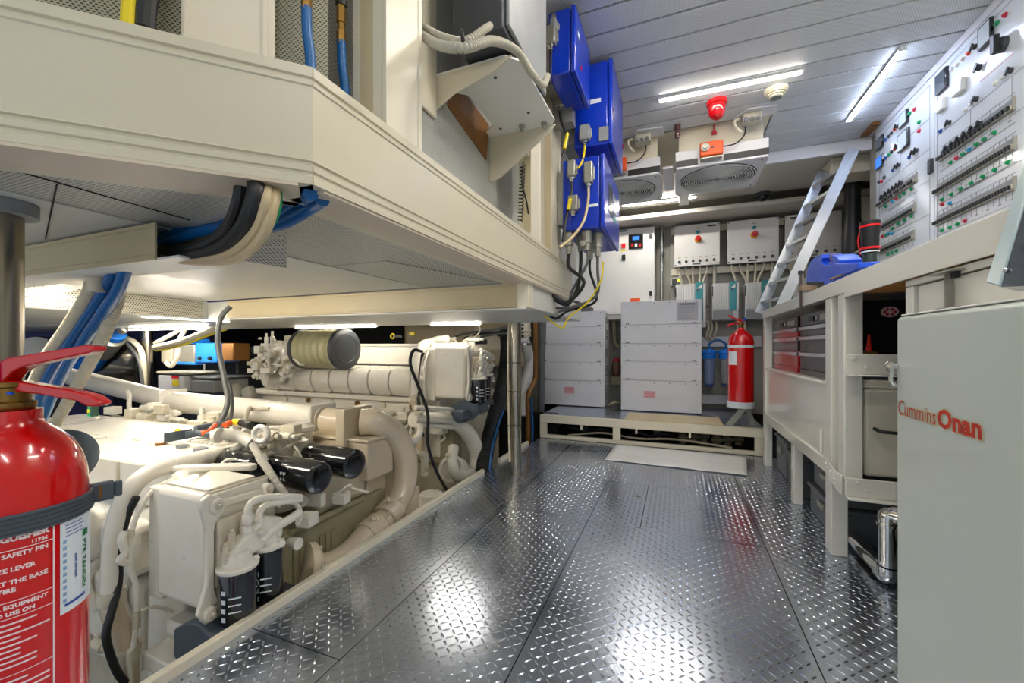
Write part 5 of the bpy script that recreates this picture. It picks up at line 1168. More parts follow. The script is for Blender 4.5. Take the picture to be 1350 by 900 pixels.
    # thin lines
    for pts, r, nm in (([(262, 600+22), (210, 640), (185, 670), (173, 705), (172, 745), (180, 775), (180, 810), (176, 850), (170, 862), (172, 900)], .0075, 'fuel_line'),
                   ([(352, 592), (300, 612), (275, 622), (230, 640), (196, 652)], .006, 'fuel_line'),
                   ([(180, 808), (200, 800), (225, 805), (250, 822), (268, 824)], .0055, 'fuel_line'),
                   ([(165, 700), (160, 712), (165, 728), (158, 738), (170, 742)], .011, 'hose_elbow')):
        MB().tube([X(px, py, -1.56) for px, py in pts], r, n=8).build(nm, M.eng, t)
    for (px, py) in ((172, 703), (180, 810), (180, 822), (172, 865)): MB().lathe(X(px, py, -1.56), (0, 0, 1), [(-.012, .011), (.012, .011)], 6).build('pipe_nut', M.eng2, t)
    MB().tube([X(180, 655, -1.58), X(168, 680, -1.60), X(158, 720, -1.60), X(156, 770, -1.60), X(146, 810, -1.57), X(140, 840, -1.56), X(152, 880, -1.56), X(165, 900, -1.56)], .0105, n=12).build('black_hose', M.black, t)
    MB().box(c(-1.49, .80, -.10), c(-1.38, .86, -.055)).build('lug', M.eng, t, bevel=.006)
    MB().box(c(-1.58, .78, -.22), c(-1.44, .86, -.17)).build('lug', M.eng, t, bevel=.006)
    bolt(MB(), c(-1.45, .779, -.20), (.6, -.7, 0), .012, .012).build('bolt', M.eng2, t)
rnd = random.Random(11)
def greeble(t, lo, hi, n, m=None, s=1.0, nm='fitting'):
    lo, hi = V(lo), V(hi)
    for i in range(n):
        p = V([rnd.uniform(lo[k], hi[k]) for k in range(3)]); k = rnd.random(); mm = m or rnd.choice((M.eng, M.eng, M.eng2))
        ax = rnd.choice((V((1, 0, 0)), V((0, 0, 1)), V((0, 1, .3)), V((1, -.4, .5))))
        if k < .35:
            r = rnd.uniform(.010, .024)*s; L = rnd.uniform(.03, .08)*s
            MB().lathe(p, ax, [(-L, r*.8), (-L*.6, r*.8), (-L*.55, r), (L*.3, r), (L*.35, r*.6), (L*.8, r*.6)], 12).build(nm, mm, t)
        elif k < .6:
            d = V((rnd.uniform(.014, .04), rnd.uniform(.014, .03), rnd.uniform(.01, .03)))*s
            MB().obox(p, V((d.x, d.x*.2, 0)), V((-d.y*.2, d.y, 0)), V((0, 0, d.z))).build('cast_lug', mm, t, bevel=.004)
        elif k < .85:
            q = [p]; 
            for j in range(3): q.append(q[-1] + V((rnd.uniform(-.07, .07), rnd.uniform(-.03, .03), rnd.uniform(-.05, .05)))*s)
            MB().tube(q, rnd.uniform(.004, .010)*s, n=8).build('small_pipe', mm, t)
        else: bolt(MB(), p, ax, .010*s, .012*s).build('bolt', mm, t)
# ---------------------------------------------------------------- near engine
t = thing('marine_engine', 'white marine diesel engine nearest the camera, beside the walkway at lower left', 'engine', (-2.0, 1.2, -.75))
engine_front(t, (0, 0, 0))
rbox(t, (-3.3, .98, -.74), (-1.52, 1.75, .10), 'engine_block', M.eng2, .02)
rbox(t, (-3.3, .86, .10), (-1.60, 1.36, .24), 'cylinder_bank', M.eng, .02)
# flat top cover with raised ribs
cov = MB().prism([(-3.3, .85, .245), (-1.74, .85, .245), (-1.62, .90, .245), (-1.58, 1.36, .245), (-3.3, 1.36, .245)], (0, 0, .155)).build('top_cover', M.eng, t, bevel=.012, seg=3)
for k in range(6):
    x = -2.65 + k*.16; MB().box((x, 1.02 + .02*(k % 2), .4002), (x+.05, 1.03+.02*(k % 2), .408)).build('cover_rib', M.eng, cov, bevel=.003)
for k in range(5):
    x = -2.9 + k*.26; MB().box((x, .842, .26), (x+.012, .8498, .39)).build('cover_seam', M.eng2, cov)
MB().box((-3.3, .845, .12), (-1.75, .8595, .135)).build('seam_rail', M.eng2, t)
for k in range(5): rbox(t, (-3.0+k*.28, .80, .02), (-2.80+k*.28, .90, .20), 'rocker_cover', M.eng, .03, 3)
rbox(t, (-3.3, .84, -.35), (-1.74, .97, -.02), 'sump_cover', M.eng, .03)
for k in range(6): MB().tube([(-2.9+k*.22, .90, .02), (-2.88+k*.22, .82, -.05), (-2.86+k*.22, .84, -.16)], .018, n=12).build('intake_stub', M.eng, t)
greeble(t, (-2.4, .80, -.35), (-1.72, .86, .0), 16)
# finned plate and wiring on the top
fp = MB().box((-1.98, 1.05, .4005), (-1.60, 1.30, .415)).build('finned_plate', M.eng, t, bevel=.003)
for k in range(8): MB().box((-1.84+k*.028, 1.06, .4155), (-1.83+k*.028, 1.28, .424)).build('fin', M.eng, fp, bevel=.002)
p = aZ(212, 583, .41); MB().lathe((p.x, p.y, .4005), (0, 0, 1), [(0, .020), (.01, .018)], 14).build('brass_plug', M.copper, t)
for (px, py, x) in ((265, 590, -1.9), (242, 586, -2.0)):
    p = aZ(px, py, .41); MB().lathe((p.x, p.y, .401), (0, 0, 1), [(0, .025), (.01, .025), (.012, .015)], 14).build('grey_plug', M.gray, t)
# charge air / exhaust pipe along the top
YE = 1.58
def E(px, py, y=YE): return aY(px, py, y)
def lathe_between(a, b, prof, n, nm, m, tt=None):
    return MB().lathe(a, b-a, prof, n).build(nm, m, tt or t)
q = [(60, 488), (228, 529), (330, 536), (428, 552)]
a, b_, c_, d_ = [E(*k) for k in q]
MB().tube([a, a.lerp(b_, .5), b_], .058, n=28, k=2).build('exhaust_pipe', M.eng, t)
MB().tube([b_, b_.lerp(d_, .5)+V((0,0,.004)), d_], .062, n=28, k=2).build('exhaust_pipe', M.eng, t)
for p, s in ((b_, .078), (E(425, 552), .082)):
    MB().box((p.x-.010, p.y-s, p.z-s*1.05), (p.x+.010, p.y+s, p.z+s*.95)).build('pipe_flange', M.eng, t, bevel=.006)
p = E(446, 555); MB().tube([E(432, 554), E(462, 558)], .066, n=26, k=1).build('coupling_sleeve', M.pipe, t)
p = E(468, 560, 1.52); MB().box((p.x-.03, p.y-.09, p.z-.085), (p.x+.02, p.y+.09, p.z+.085)).build('square_flange', M.pipe, t, bevel=.004)
XE = -1.24
EP = [aX(476, 556, -1.36)+V((0, 0, .0)), aX(498, 557, -1.30), aX(522, 575, -1.27), aX(535, 605, XE), aX(533, 640, XE), aX(518, 672, XE), aX(497, 696, XE), aX(478, 712, XE)]
MB().tube(EP, .062, n=28, rf=lambda i, N: .060 - .008*i/N).build('elbow_pipe', M.pipe, t)
for (pa, pb) in (((500, 693), (478, 712)), ((520, 668), (505, 686))):
    A1, B1 = aX(*pa, XE), aX(*pb, XE); L = (B1-A1).length
    MB().lathe(A1, B1-A1, [(0, .062), (.006, .0665), (L*.8, .0665), (L*.85, .062)], 28).build('clamp_band', M.pipe, t)
    bolt(MB(), A1 + V((.02, -.045, .05)), (0, -1, .4), .010, .03).build('clamp_bolt', M.pipe, t)
MB().tube([aX(484, 706, XE), aX(462, 728, XE), aX(440, 742, XE), aX(418, 748, -1.25)], .050, n=26, rf=lambda i, N: .056 - .012*i/N).build('lower_elbow', M.pipe, t)
fl = aX(412, 744, -1.27)
MB().lathe(fl, aX(440, 742, XE)-aX(412, 746, -1.27), [(-.03, .082), (-.004, .082), (0, .076), (.004, .058), (.02, .055)], 30).build('flange', M.pipe, t, bevel=.002)
for k in range(6):
    an = k*PI/3+.3; n1 = V((.25, .0, 1)).normalized(); ax = (aX(440, 742, XE)-aX(412, 746, -1.27)).normalized(); u = (V((0, 0, 1))-ax*ax.z).normalized(); v = ax.cross(u)
    bolt(MB(), fl + (u*math.cos(an)+v*math.sin(an))*.068 + ax*.0005, ax, .008, .010).build('bolt', M.eng2, t)
st = MB().tube([aX(398, 600, -1.3), aX(440, 608, -1.22), aX(560, 580, -1.165)], .0035, n=6, k=1); st.build('stay_wire', M.pipe, t) if False else st.bm.free()
# intercooler and end plate
rbox(t, (-1.62, 1.04, -.30), (-1.30, 1.62, .12), 'intercooler', M.engdirty, .01)
for k in range(7): MB().box((-1.299, 1.10+k*.03, -.25), (-1.294, 1.115+k*.03, .06)).build('cooler_fin', M.engdirty, t)
MB().tube([(-1.29, 1.08, .13), (-1.29, 1.45, .13)], .012, n=10, k=1).build('cooler_rail', M.engdirty, t)
pl = [aX(530, 655, -1.20), aX(553, 640, -1.20), aX(553, 668, -1.20), aX(500, 706, -1.20), aX(500, 690, -1.20)]
MB().prism(pl, (-.008, 0, 0)).build('end_plate', M.pipe, t)
MB().lathe(aX(545, 650, -1.1995), (1, 0, 0), [(0, .007), (.0006, .007)], 12).build('plate_hole', M.void, t)
# generator box and canisters
rbox(t, (-1.64, 1.46, .20), (-1.27, 1.64, .375), 'oil_cooler', M.pipe, .01)
rbox(t, (-1.65, 1.45, .375), (-1.26, 1.65, .387), 'cooler_lid', M.pipe, .004)
p = aX(448, 640, -1.36); rbox(t, (-1.52, 1.24, .12), (-1.32, 1.52, .299), 'oil_pan_cover', M.pipe, .03)
MB().lathe(aX(497, 640, -1.33), (1, 0, 0), [(-.06, .07), (-.005, .07), (.002, .06)], 26).build('round_cover', M.pipe, t)
for (px, py, yy) in ((372, 562, 1.30), (398, 556, 1.40)):
    p = aY(px, py, yy)
    MB().lathe((p.x, p.y, .25), (0, 0, 1), [(0, .046), (p.z-.25-.040, .046), (p.z-.25-.036, .054), (p.z-.25-.020, .054), (p.z-.25-.016, .046), (p.z-.25-.002, .036), (p.z-.25+.004, .01)], 26).build('strainer_canister', M.eng, t)
p = aY(372, 608, 1.20); MB().lathe((p.x, p.y, .15), (0, 0, 1), [(0, .05), (p.z-.15-.01, .05), (p.z-.15-.008, .062), (p.z-.15, .062), (p.z-.15+.002, .05)], 26).build('round_housing', M.eng, t)
MB().obox(p + V((.05, .02, .006)), (.07, .02, 0), (-.005, .012, 0), (0, 0, .005)).build('clamp_arm', M.eng, t, bevel=.003)
# three black horizontal filters
for (px, py, r, L, xe) in ((423, 630, .058, .27, -1.195), (469, 612, .060, .27, -1.20), (342, 618, .052, .20, -1.40)):
    e = aX(px, py, xe)
    ax = V((-1, .10, .0))
    f = MB().lathe(e, ax, [(-.004, r*.55), (0, r*.80), (.006, r*.95), (.014, r), (L-.01, r), (L, r*.95), (L+.004, r*.7)], 34).build('oil_filter', M.blackg, t)
    if r == .058:
        for dz in (-.006, .012):
            for dx in (.13, .147): 
                q = e + ax.normalized()*dx + V((0, -r*.97-.001, dz)); MB().obox(q, (.006, 0, 0), (0, .0005, 0), (0, 0, .006)).build('pictogram', M.label, f)
    MB().lathe(e + ax.normalized()*(L+.0045), ax, [(0, r*1.05), (.03, r*1.05), (.035, r*.8)], 26).build('filter_base', M.eng, t)
# ribbed hose across the filters, fittings cluster
MB().corr([aX(333, 586, -1.40), aX(345, 606, -1.33), aX(362, 632, -1.25), aX(378, 655, -1.22)], .0125, .006).build('ribbed_hose', M.eng, t)
MB().lathe(aX(345, 604, -1.34), aX(350, 613, -1.33)-aX(345, 604, -1.34), [(-.012, .017), (.014, .017)], 14).build('hose_collar', M.eng, t)
MB().torus(aX(344, 572, -1.46), (.3, -1, 0), .028, .010, n=22, m=10).build('lifting_eye', M.eng, t)
greeble(t, (-1.62, 1.12, .40), (-1.42, 1.30, .45), 16)
MB().tube([aX(280, 575, -1.6), aX(292, 572, -1.58), aX(315, 575, -1.55), aX(332, 584, -1.5)], .022, n=14).build('coolant_elbow', M.eng, t)
for px in (287, 305, 322): MB().lathe(aX(px, 574, -1.57), (1, .25, -.05), [(-.008, .027), (.008, .027)], 16).build('hose_collar', M.eng, t)
MB().tube([aX(250, 640, -1.45)+V((0,0,.04)), aX(285, 618, -1.5), aX(300, 606, -1.5), aX(325, 608, -1.45)], .006, n=8).build('fuel_line', M.eng, t)
greeble(t, (-1.36, 1.10, .16), (-1.24, 1.30, .22), 7)
# fittings behind the flat cover, left part
greeble(t, (-3.2, 1.38, .33), (-2.0, 1.50, .43), 34, s=1.3)
greeble(t, (-2.9, 1.40, .38), (-2.2, 1.46, .46), 14, s=1.2)
# air filter behind the extinguisher
c = aY(84, 605, .70); 
MB().lathe(c, (-1, .0, 0), [(0, .078), (.004, .092), (.02, .094), (.024, .090)], 40).build('air_filter_end', M.slate, t, bevel=.001)
MB().lathe(c + V((.0005, 0, 0)), (1, 0, 0), [(0, .074), (.002, .074), (.003, .066)], 40).build('end_boss', M.slate, t)
MB().lathe(c + V((-.0245, 0, 0)), (-1, 0, 0), [(0, .088)] + [(.01+.012*k, .088 - .005*(k % 2)) for k in range(18)], 36).build('air_filter_body', M.ribbed, t)
# sensor strip (green / yellow)
p = aY(119, 541, .95); MB().box((p.x-.022, p.y, p.z-.026), (p.x-.004, p.y+.02, p.z+.022)).build('green_connector', M.green, t); MB().box((p.x+.0, p.y, p.z-.026), (p.x+.016, p.y+.02, p.z+.022)).build('green_connector', mat('dark_green', '#1d4034', .4), t)
MB().box((p.x-.020, p.y-.002, p.z-.010), (p.x-.006, p.y-.0002, p.z+.004)).build('yellow_tab', M.yellow, t)
MB().tube([p + V((-.05, .02, -.02)), p + V((-.015, .03, -.035)), p + V((.0, .02, -.02))], .006).build('small_pipe', M.eng, t)
# wiring harness with yellow connectors: separate thing
t = thing('wiring_harness', 'black and yellow wiring harness plugs lying on the near engine', 'wiring', aZ(250, 570, .43))
h = lambda px, py, z=.445: aZ(px, py, z)
MB().box(h(228, 577)-V((.02, .02, .018)), h(242, 572)+V((.02, .02, .02))).build('black_plug', M.slate, t, bevel=.006)
MB().torus(h(235, 570, .455), (.2, -1, 0), .012, .005, n=16).build('yellow_ring', M.yellow, t)
MB().tube([h(244, 573), h(262, 571), h(280, 572), h(292, 566)], .014, n=12).build('sleeve', M.slate, t)
MB().tube([h(258, 565), h(275, 562), h(290, 560), h(305, 558)], .014, n=12).build('sleeve', M.slate, t)
MB().tube([h(266, 571, .45), h(276, 568, .455), h(284, 560, .455)], .010, n=10).build('orange_sleeve', M.orange, t)
MB().tube([h(296, 561, .455), h(303, 557, .46)], .012, n=10, k=1).build('orange_sleeve', M.orange, t)
MB().tube([h(308, 556, .46), h(318, 557, .46)], .014, n=10, k=1).build('yellow_plug', M.yellow, t)
MB().tube([h(318, 557, .46), h(330, 561, .455)], .016, n=10, k=1).build('black_plug', M.black, t)
# black hanging cables from the mezzanine to the harness
cable([aY(304, 404, 1.45), aY(292, 418, 1.42), aY(287, 450, 1.40), aY(296, 500, 1.38), aY(300, 530, 1.36), aY(290, 556, 1.32), aY(272, 569, 1.28)], .0125, M.cableg, 'thick dark grey cable hooked from the cross trunking down to the near engine', n=14)
cable([aY(303, 505, 1.42), aY(306, 530, 1.40), aY(305, 548, 1.36), aY(300, 559, 1.31)], .008, M.cableg, 'thinner grey cable running beside the thick hanging one', n=12)
# ---------------------------------------------------------------- far engine
t = thing('marine_engine', 'white marine diesel engine farther away, with ribbed air filter on top', 'engine', (-2.2, 2.9, -.75))
OF = V((0, 1.587, .434)); engine_front(t, OF)
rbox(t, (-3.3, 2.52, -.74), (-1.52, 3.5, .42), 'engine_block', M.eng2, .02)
# rocker covers
for k in range(8):
    x0 = -3.14 + k*.1815; 
    sec = [(2.40, .455), (2.362, .50), (2.352, .55), (2.36, .605), (2.385, .632), (2.60, .655), (2.60, .455)]
    MB().prism([(x0+.003, y, z) for y, z in sec], (.172, 0, 0)).build('rocker_cover', M.eng, t, bevel=.008)
    MB().torus((x0+.178, 2.44, .54), (1, 0, 0), .085, .006, n=12, m=6, a0=PI*.9, a1=PI*1.6).build('cover_band', M.eng2, t) if False else None
    MB().prism([(x0+.1735, y-.006, z+.004) for y, z in sec[:5]] + [(x0+.1735, 2.40, .60), (x0+.1735, 2.40, .47)], (.006, 0, 0)).build('cover_band', M.eng, t)
    bolt(MB(), (x0+.172, 2.372, .458), (0, -1, 0), .009, .012).build('bolt', M.eng2, t)
rbox(t, (-3.3, 2.37, .415), (-1.69, 2.52, .45), 'manifold_rail', M.eng, .006)
rbox(t, (-3.3, 2.40, .30), (-1.72, 2.52, .412), 'side_cover', M.eng, .02)
for k in range(6): MB().lathe((-2.9+k*.24, 2.399, .385), (0, -1, 0), [(0, .02), (.012, .018), (.014, .01)], 12).build('side_plug', M.copper if k % 2 else M.eng2, t)
rbox(t, (-2.95, 2.36, .0), (-1.75, 2.50, .27), 'lower_cover', M.eng, .03)
greeble(t, (-1.85, 2.34, .12), (-1.55, 2.42, .42), 22)
# upper intercooler box and air filter
rbox(t, (-2.5, 2.66, .655), (-1.62, 3.05, .80), 'intercooler', M.eng, .015)
rbox(t, (-2.45, 2.70, .801), (-1.7, 3.0, .825), 'intercooler_lid', M.eng, .01)
ce = aX(457, 460, -2.20)
MB().lathe(ce, (-1, 0, 0), [(0, .13), (.004, .147), (.018, .150), (.03, .150), (.034, .144)], 44).build('air_filter_end', M.grayd, t)
MB().lathe(ce + V((.0005, 0, 0)), (1, 0, 0), [(0, .112), (.003, .11), (.0035, .098), (.001, .096)], 40).build('end_boss', M.grayd, t)
MB().lathe(ce + V((-.0345, 0, 0)), (-1, 0, 0), [(0, .142)] + [(.012+.016*k, .142 - (.010 if k % 4 > 1 else 0)) for k in range(22)], 44).build('air_filter_body', M.ribbed, t)
MB().lathe(ce + V((-.385, 0, 0)), (-1, 0, 0), [(0, .146), (.03, .146)], 44).build('filter_band', M.grayd, t)
MB().lathe(ce + V((-.416, 0, 0)), (-1, 0, 0), [(0, .120), (.08, .10), (.12, .06), (.2, .05)], 30).build('turbo_inlet', M.eng, t)
tb = ce + V((-.50, .02, -.02))
MB().lathe(tb + V((0, -.02, -.02)), (0, -1, .1), [(-.08, .05), (-.02, .11), (.03, .115), (.06, .09), (.08, .04)], 28).build('turbo_housing', M.eng, t)
MB().lathe(tb + V((-.18, 0, .0)), (-.2, -1, .1), [(-.06, .04), (-.02, .085), (.03, .085), (.05, .05)], 24).build('turbo_housing', M.eng, t)
rbox(t, tuple(tb + V((-.1, -.04, .07))), tuple(tb + V((.04, .10, .125))), 'turbo_bracket', M.eng2, .01)
greeble(t, tuple(tb + V((-.36, -.14, -.16))), tuple(tb + V((.10, -.02, .10))), 42, s=1.1)
greeble(t, tuple(tb + V((-.42, -.10, -.22))), tuple(tb + V((-.10, .02, -.02))), 26, s=1.1)
# pipe over the far tank
P = lambda px, py, x=-1.62: aX(px, py, x)
MB().tube([P(590, 446, -1.5), P(572, 449), P(560, 458), P(555, 480), P(553, 520), P(552, 560), P(553, 590)], .026, n=16).build('coolant_pipe', M.eng, t)
greeble(t, (-1.62, 2.55, .80), (-1.32, 2.75, .86), 16)
MB().box((-1.50, 2.80, .82), (-1.36, 2.9, .86)).build('black_plug', M.black, t, bevel=.006)
# raw-water pump and elbows under the far tank
MB().tube([P(545, 553, -1.45), P(575, 553, -1.42), P(600, 556, -1.36), P(620, 575, -1.32), P(630, 600, -1.30), P(628, 620, -1.30)], .052, n=24, rf=lambda i, N: .045 + .012*i/N).build('pump_elbow', M.eng, t)
MB().lathe(P(632, 600, -1.30), (0, 0, -1), [(0, .062), (.008, .066), (.05, .066), (.058, .062)], 26).build('clamp_band', M.eng2, t)
MB().lathe(P(598, 622, -1.36), (1, -.6, 0), [(-.06, .08), (-.01, .10), (.03, .10), (.05, .07), (.06, .03)], 30).build('water_pump', M.eng, t, bevel=.002)
MB().tube([P(598, 590, -1.34), P(596, 610, -1.30), P(604, 628, -1.29), P(622, 624, -1.29)], .034, n=20).build('pump_volute', M.eng, t)
MB().torus(P(595, 618, -1.33), (1, -.8, 0), .075, .014, n=26, m=10).build('pump_ring', M.eng, t)
for (px, py) in ((603, 622), (590, 600), (540, 615), (562, 618), (556, 598)): bolt(MB(), P(px, py, -1.27 if px > 580 else -1.4), (1, -.5, 0), .013, .016).build('bolt', M.eng2, t)
rbox(t, (-1.74, 2.46, -.02), (-1.42, 2.60, .30), 'pump_bracket', M.engdirty, .02)
for (px, py, h_) in ((545, 606, .1), (560, 612, .1)):
    p = P(px, py, -1.45); MB().box(p - V((.016, .02, .07)), p + V((.016, .02, .07))).build('bracket_leg', M.eng, t, bevel=.006)
p = P(562, 650, -1.36); MB().lathe((p.x, p.y+.05, -.32), (0, 0, 1), [(0, .12), (.17, .12), (.22, .08), (.25, .07)], 8).build('engine_foot', M.eng, t, bevel=.006)
MB().tube([P(520, 583, -1.3), P(545, 582, -1.3), P(553, 572, -1.34), P(554, 560, -1.36)], .018, n=14).build('coolant_hose', M.eng, t)
for z in (.545, .60, .645)[:0]: pass
for (px, py) in ((552, 545), (553, 562), (550, 575)): MB().lathe(P(px, py, -1.42), (0, 0, 1), [(-.01, .028), (.01, .028)], 16).build('hose_collar', M.eng2, t)
for py in (537, 553, 560): MB().tube([P(548, py, -1.40), P(600, py+3, -1.34)], .014, n=12, k=1).build('rail_pipe', M.eng, t)
rbox(t, tuple(P(596, 553, -1.30)), tuple(P(640, 533, -1.22)+V((.0, .06, 0))), 'slate_bracket', M.slate, .01)
cable([P(556, 463, -1.24), P(545, 462, -1.24), P(541, 480, -1.24), P(552, 510, -1.24), P(564, 545, -1.24), P(564, 585, -1.24), P(575, 620, -1.24), P(590, 648, -1.24)], .0085, M.black, 'thin black hose looping down the front of the far engine', 'rubber_hose', 'hose')
# dark belts/columns right of the far engine
t = thing('ribbed_hose', 'wide black ribbed hose rising beside the steel pole', 'hose', aX(645, 600, -1.2))
MB().corr([aX(634, 640, -1.22), aX(642, 590, -1.24), aX(654, 540, -1.26), aX(664, 500, -1.28), aX(668, 460, -1.34), aX(666, 435, -1.4)], .055, .016, n=20, depth=.06).build('hose_tube', M.black, t)
cable([aX(645, 622, -1.155), aX(649, 590, -1.17), aX(657, 560, -1.19), aX(664, 540, -1.21)], .0075, M.hose, 'bright blue line running along the black ribbed hose', 'water_line', 'hose')
XQ = -1.2
t = thing('brown_pipe', 'brown insulated pipe with a bend between the pole and the grey cabinets', 'pipe', aX(700, 590, XQ))
MB().tube([aX(697, 598, XQ), aX(696, 540, XQ), aX(697, 518, XQ), aX(704, 503, XQ), aX(706, 490, XQ), aX(706, 420, XQ)], .022, n=16).build('pipe_tube', M.copper, t)
tag(MB().tube([aX(711, 603, -1.22), aX(713, 540, -1.22), aX(714, 480, -1.22), aX(716, 418, -1.22)], .034, n=16).build('insulated_pipe', M.cableg), 'dark grey insulated pipe at the left edge of the grey cabinets', 'pipe')
cable([aX(701, 596, -1.16), aX(702, 560, -1.16), aX(700, 525, -1.17)], .009, M.hose, 'short blue line beside the brown pipe', 'water_line', 'hose')
t = thing('white_riser', 'white riser pipe with silver clamp seen right of the steel pole', 'pipe', aX(690, 540, -1.35))
MB().tube([aX(686, 548, -1.3), aX(690, 520, -1.3), aX(698, 480, -1.3), aX(694, 458, -1.3), aX(690, 445, -1.3)], .05, n=20).build('riser_body', M.white, t)
MB().lathe(aX(692, 444, -1.3), (0, 0, 1), [(0, .055), (.02, .06), (.03, .055), (.06, .06), (.07, .055), (.2, .05)], 24).build('clamped_top', M.conduitw, t)
MB().lathe(aX(692, 455, -1.3), (0, 0, 1), [(0, .063), (.02, .063)], 24).build('clamp', M.chrome, t)
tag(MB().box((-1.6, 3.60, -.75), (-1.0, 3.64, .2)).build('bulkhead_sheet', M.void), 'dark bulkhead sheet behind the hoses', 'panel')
# ---------------------------------------------------------------- behind the far engine: wall strips, cable loom
struct(MB().box((-3.0, 3.95, .60), (-1.45, 4.0, 1.058)).build('wall_engine_bay', M.tan))
for i in range(4):
    cable([aY(590+i*22, 448-i*2, 2.9), aY(610+i*22, 440, 2.9), aY(640+i*14, 436+i*2, 2.9), aY(690, 428+i*5, 2.9)], .010, M.black if i % 2 else M.cableg, ('first', 'second', 'third', 'fourth')[i] + ' dark cable of the loom above the far engine front', n=8)
t = thing('cable_connector', 'yellow and black plug behind the far engine air filter', 'connector', aY(525, 443, 2.9))
p = aY(525, 443, 2.9); MB().box(p - V((.05, .015, .015)), p + V((.05, .015, .012))).build('black_body', M.black, t, bevel=.004); MB().torus(p + V((-.05, -.01, .0)), (0, 1, 0), .02, .007, n=14).build('yellow_ring', M.yellow, t); MB().box(p + V((.12, -.01, .01)), p + V((.17, .01, .035))).build('yellow_clip', M.yellow, t)
tag(MB().box(aY(625, 462, 3.3), aY(684, 433, 3.45)).build('beige_casing', M.cream, bevel=.01), 'beige casing behind the far engine filters', 'casing')
# ================================================================ LEFT BACKGROUND
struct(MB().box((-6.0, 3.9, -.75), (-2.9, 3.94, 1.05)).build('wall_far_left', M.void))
Yp = 2.2
t = thing('white_pillar', 'pale round pillar standing behind the near engine', 'pillar', aY(194, 515, Yp))
p = aY(194, 470, Yp); MB().cyl((p.x, p.y, -.745), (p.x, p.y, 1.055), .042, n=26).build('pillar_tube', M.pole, t)
cable([aY(165, 445, 2.12), aY(178, 452, 2.12), aY(188, 470, 2.12), aY(190, 520, 2.12)], .022, M.conduitw, 'thick cream conduit bending down left of the pale pillar', 'conduit', 'conduit', n=14)
cable([aY(150, 440, 2.1), aY(170, 455, 2.1), aY(184, 478, 2.1), aY(189, 525, 2.1)], .014, M.cableg, 'dark grey cable bending down left of the pale pillar', n=12)
for i, (pts, r, m_, lb) in enumerate((([(205, 458), (240, 450), (290, 432), (350, 420)], .026, M.conduitw, 'cream ribbed cable sleeve rising to the right over the blue pump'), ([(205, 462), (240, 455), (285, 438), (298, 434)], .009, M.yellow, 'yellow cable below the cream sleeve over the blue pump'),
        ([(205, 452), (228, 440), (246, 430), (270, 436)], .018, M.conduitw, 'cream conduit arching over the blue pump'), ([(244, 434), (236, 450), (234, 470), (226, 482), (219, 478)], .018, M.conduitw, 'cream conduit curling down beside the blue pump'))):
    cable([aY(px, py, 2.05 if i < 2 else 2.2) for px, py in pts], r, m_, lb, 'conduit', 'conduit', n=12)
Yb = 2.3
def bxp(t, a, b, th, nm, m, y=Yb, bev=.01): 
    p, q = aY(a[0], a[1], y), aY(b[0], b[1], y); return MB().box((p.x, y, q.z), (q.x, y+th, p.z)).build(nm, m, t, bevel=bev)
t = thing('hydraulic_pump', 'bright blue hydraulic pump with silver motor in the background', 'pump', aY(260, 480, Yb), 'blue pumps at the back')
bxp(t, (236, 454), (256, 478), .2, 'motor_body', M.conn); bxp(t, (232, 476), (256, 481), .2, 'motor_foot', M.pump); bxp(t, (257, 452), (286, 478), .2, 'gear_housing', M.pump)
bxp(t, (240, 446), (254, 453), .15, 'terminal_box', M.pump); bxp(t, (292, 452), (307, 476), .15, 'brown_coupling', M.copper)
for px in (264, 278): MB().lathe(aY(px, 472, Yb-.001), (0, -1, 0), [(0, .018), (.02, .014)], 12).build('port_plug', M.black, t)
MB().cyl(aY(270, 479, Yb+.08), aY(270, 494, Yb+.08), .012).build('shaft', M.steel, t); MB().lathe(aY(270, 497, Yb+.08), (0, 0, 1), [(0, .10), (.012, .10), (.02, .03), (.05, .02)], 24).build('disc', M.black, t)
bxp(t, (212, 455), (226, 478), .12, 'cream_bracket', M.conduitw, Yb)
t = thing('hydraulic_motor', 'tilted blue and silver motor standing behind the blue hoses', 'pump', aY(130, 470, Yb), 'blue pumps at the back')
a, b_ = aY(112, 484, 2.0), aY(150, 440, 2.0); dd = (b_-a).normalized(); L = (b_-a).length
MB().lathe(a, dd, [(0, .06), (.01, .09), (L*.45, .09), (L*.5, .06)], 8).build('blue_end', M.pump, t); MB().lathe(a + dd*L*.5, dd, [(0, .10), (L*.42, .10), (L*.45, .07)], 24).build('silver_body', M.conn, t)
MB().lathe(a + dd*L*.96, dd, [(0, .08), (.05, .08), (.06, .05)], 16).build('end_cap', M.pump, t); MB().lathe(a - dd*.002, -dd, [(0, .08), (.08, .08)], 8).build('black_base', M.black, t)
for i, (px, py) in enumerate(((150, 430), (160, 436))): MB().lathe(aY(px, py, 1.98), dd, [(0, .035), (.05, .035), (.06, .02)], 12).build('clamped_neck', M.conn, t)
t = thing('silencer_drum', 'large dark drum lying behind the tilted blue motor', 'drum', aY(170, 500, 3.6))
c = aY(165, 485, 2.35); MB().box((c.x-.1, c.y-.05, -.745), (c.x+.1, c.y+.1, c.z-.15)).build('stand', M.black, t); MB().lathe(c, (.9, -.45, 0), [(-.25, .22), (.1, .24), (.15, .20), (.16, .05)], 36).build('drum_body', M.blackg, t)
t = thing('white_drum', 'off-white round drum with black straps at far left', 'drum', aY(50, 460, 2.6))
c = aY(48, 462, 1.8); MB().box((c.x-.1, c.y-.03, -.745), (c.x+.1, c.y+.1, c.z-.08)).build('stand', M.black, t); MB().lathe(c, (.8, -.6, 0), [(-.35, .11), (.0, .12), (.01, .10)], 30).build('drum_body', M.white, t)
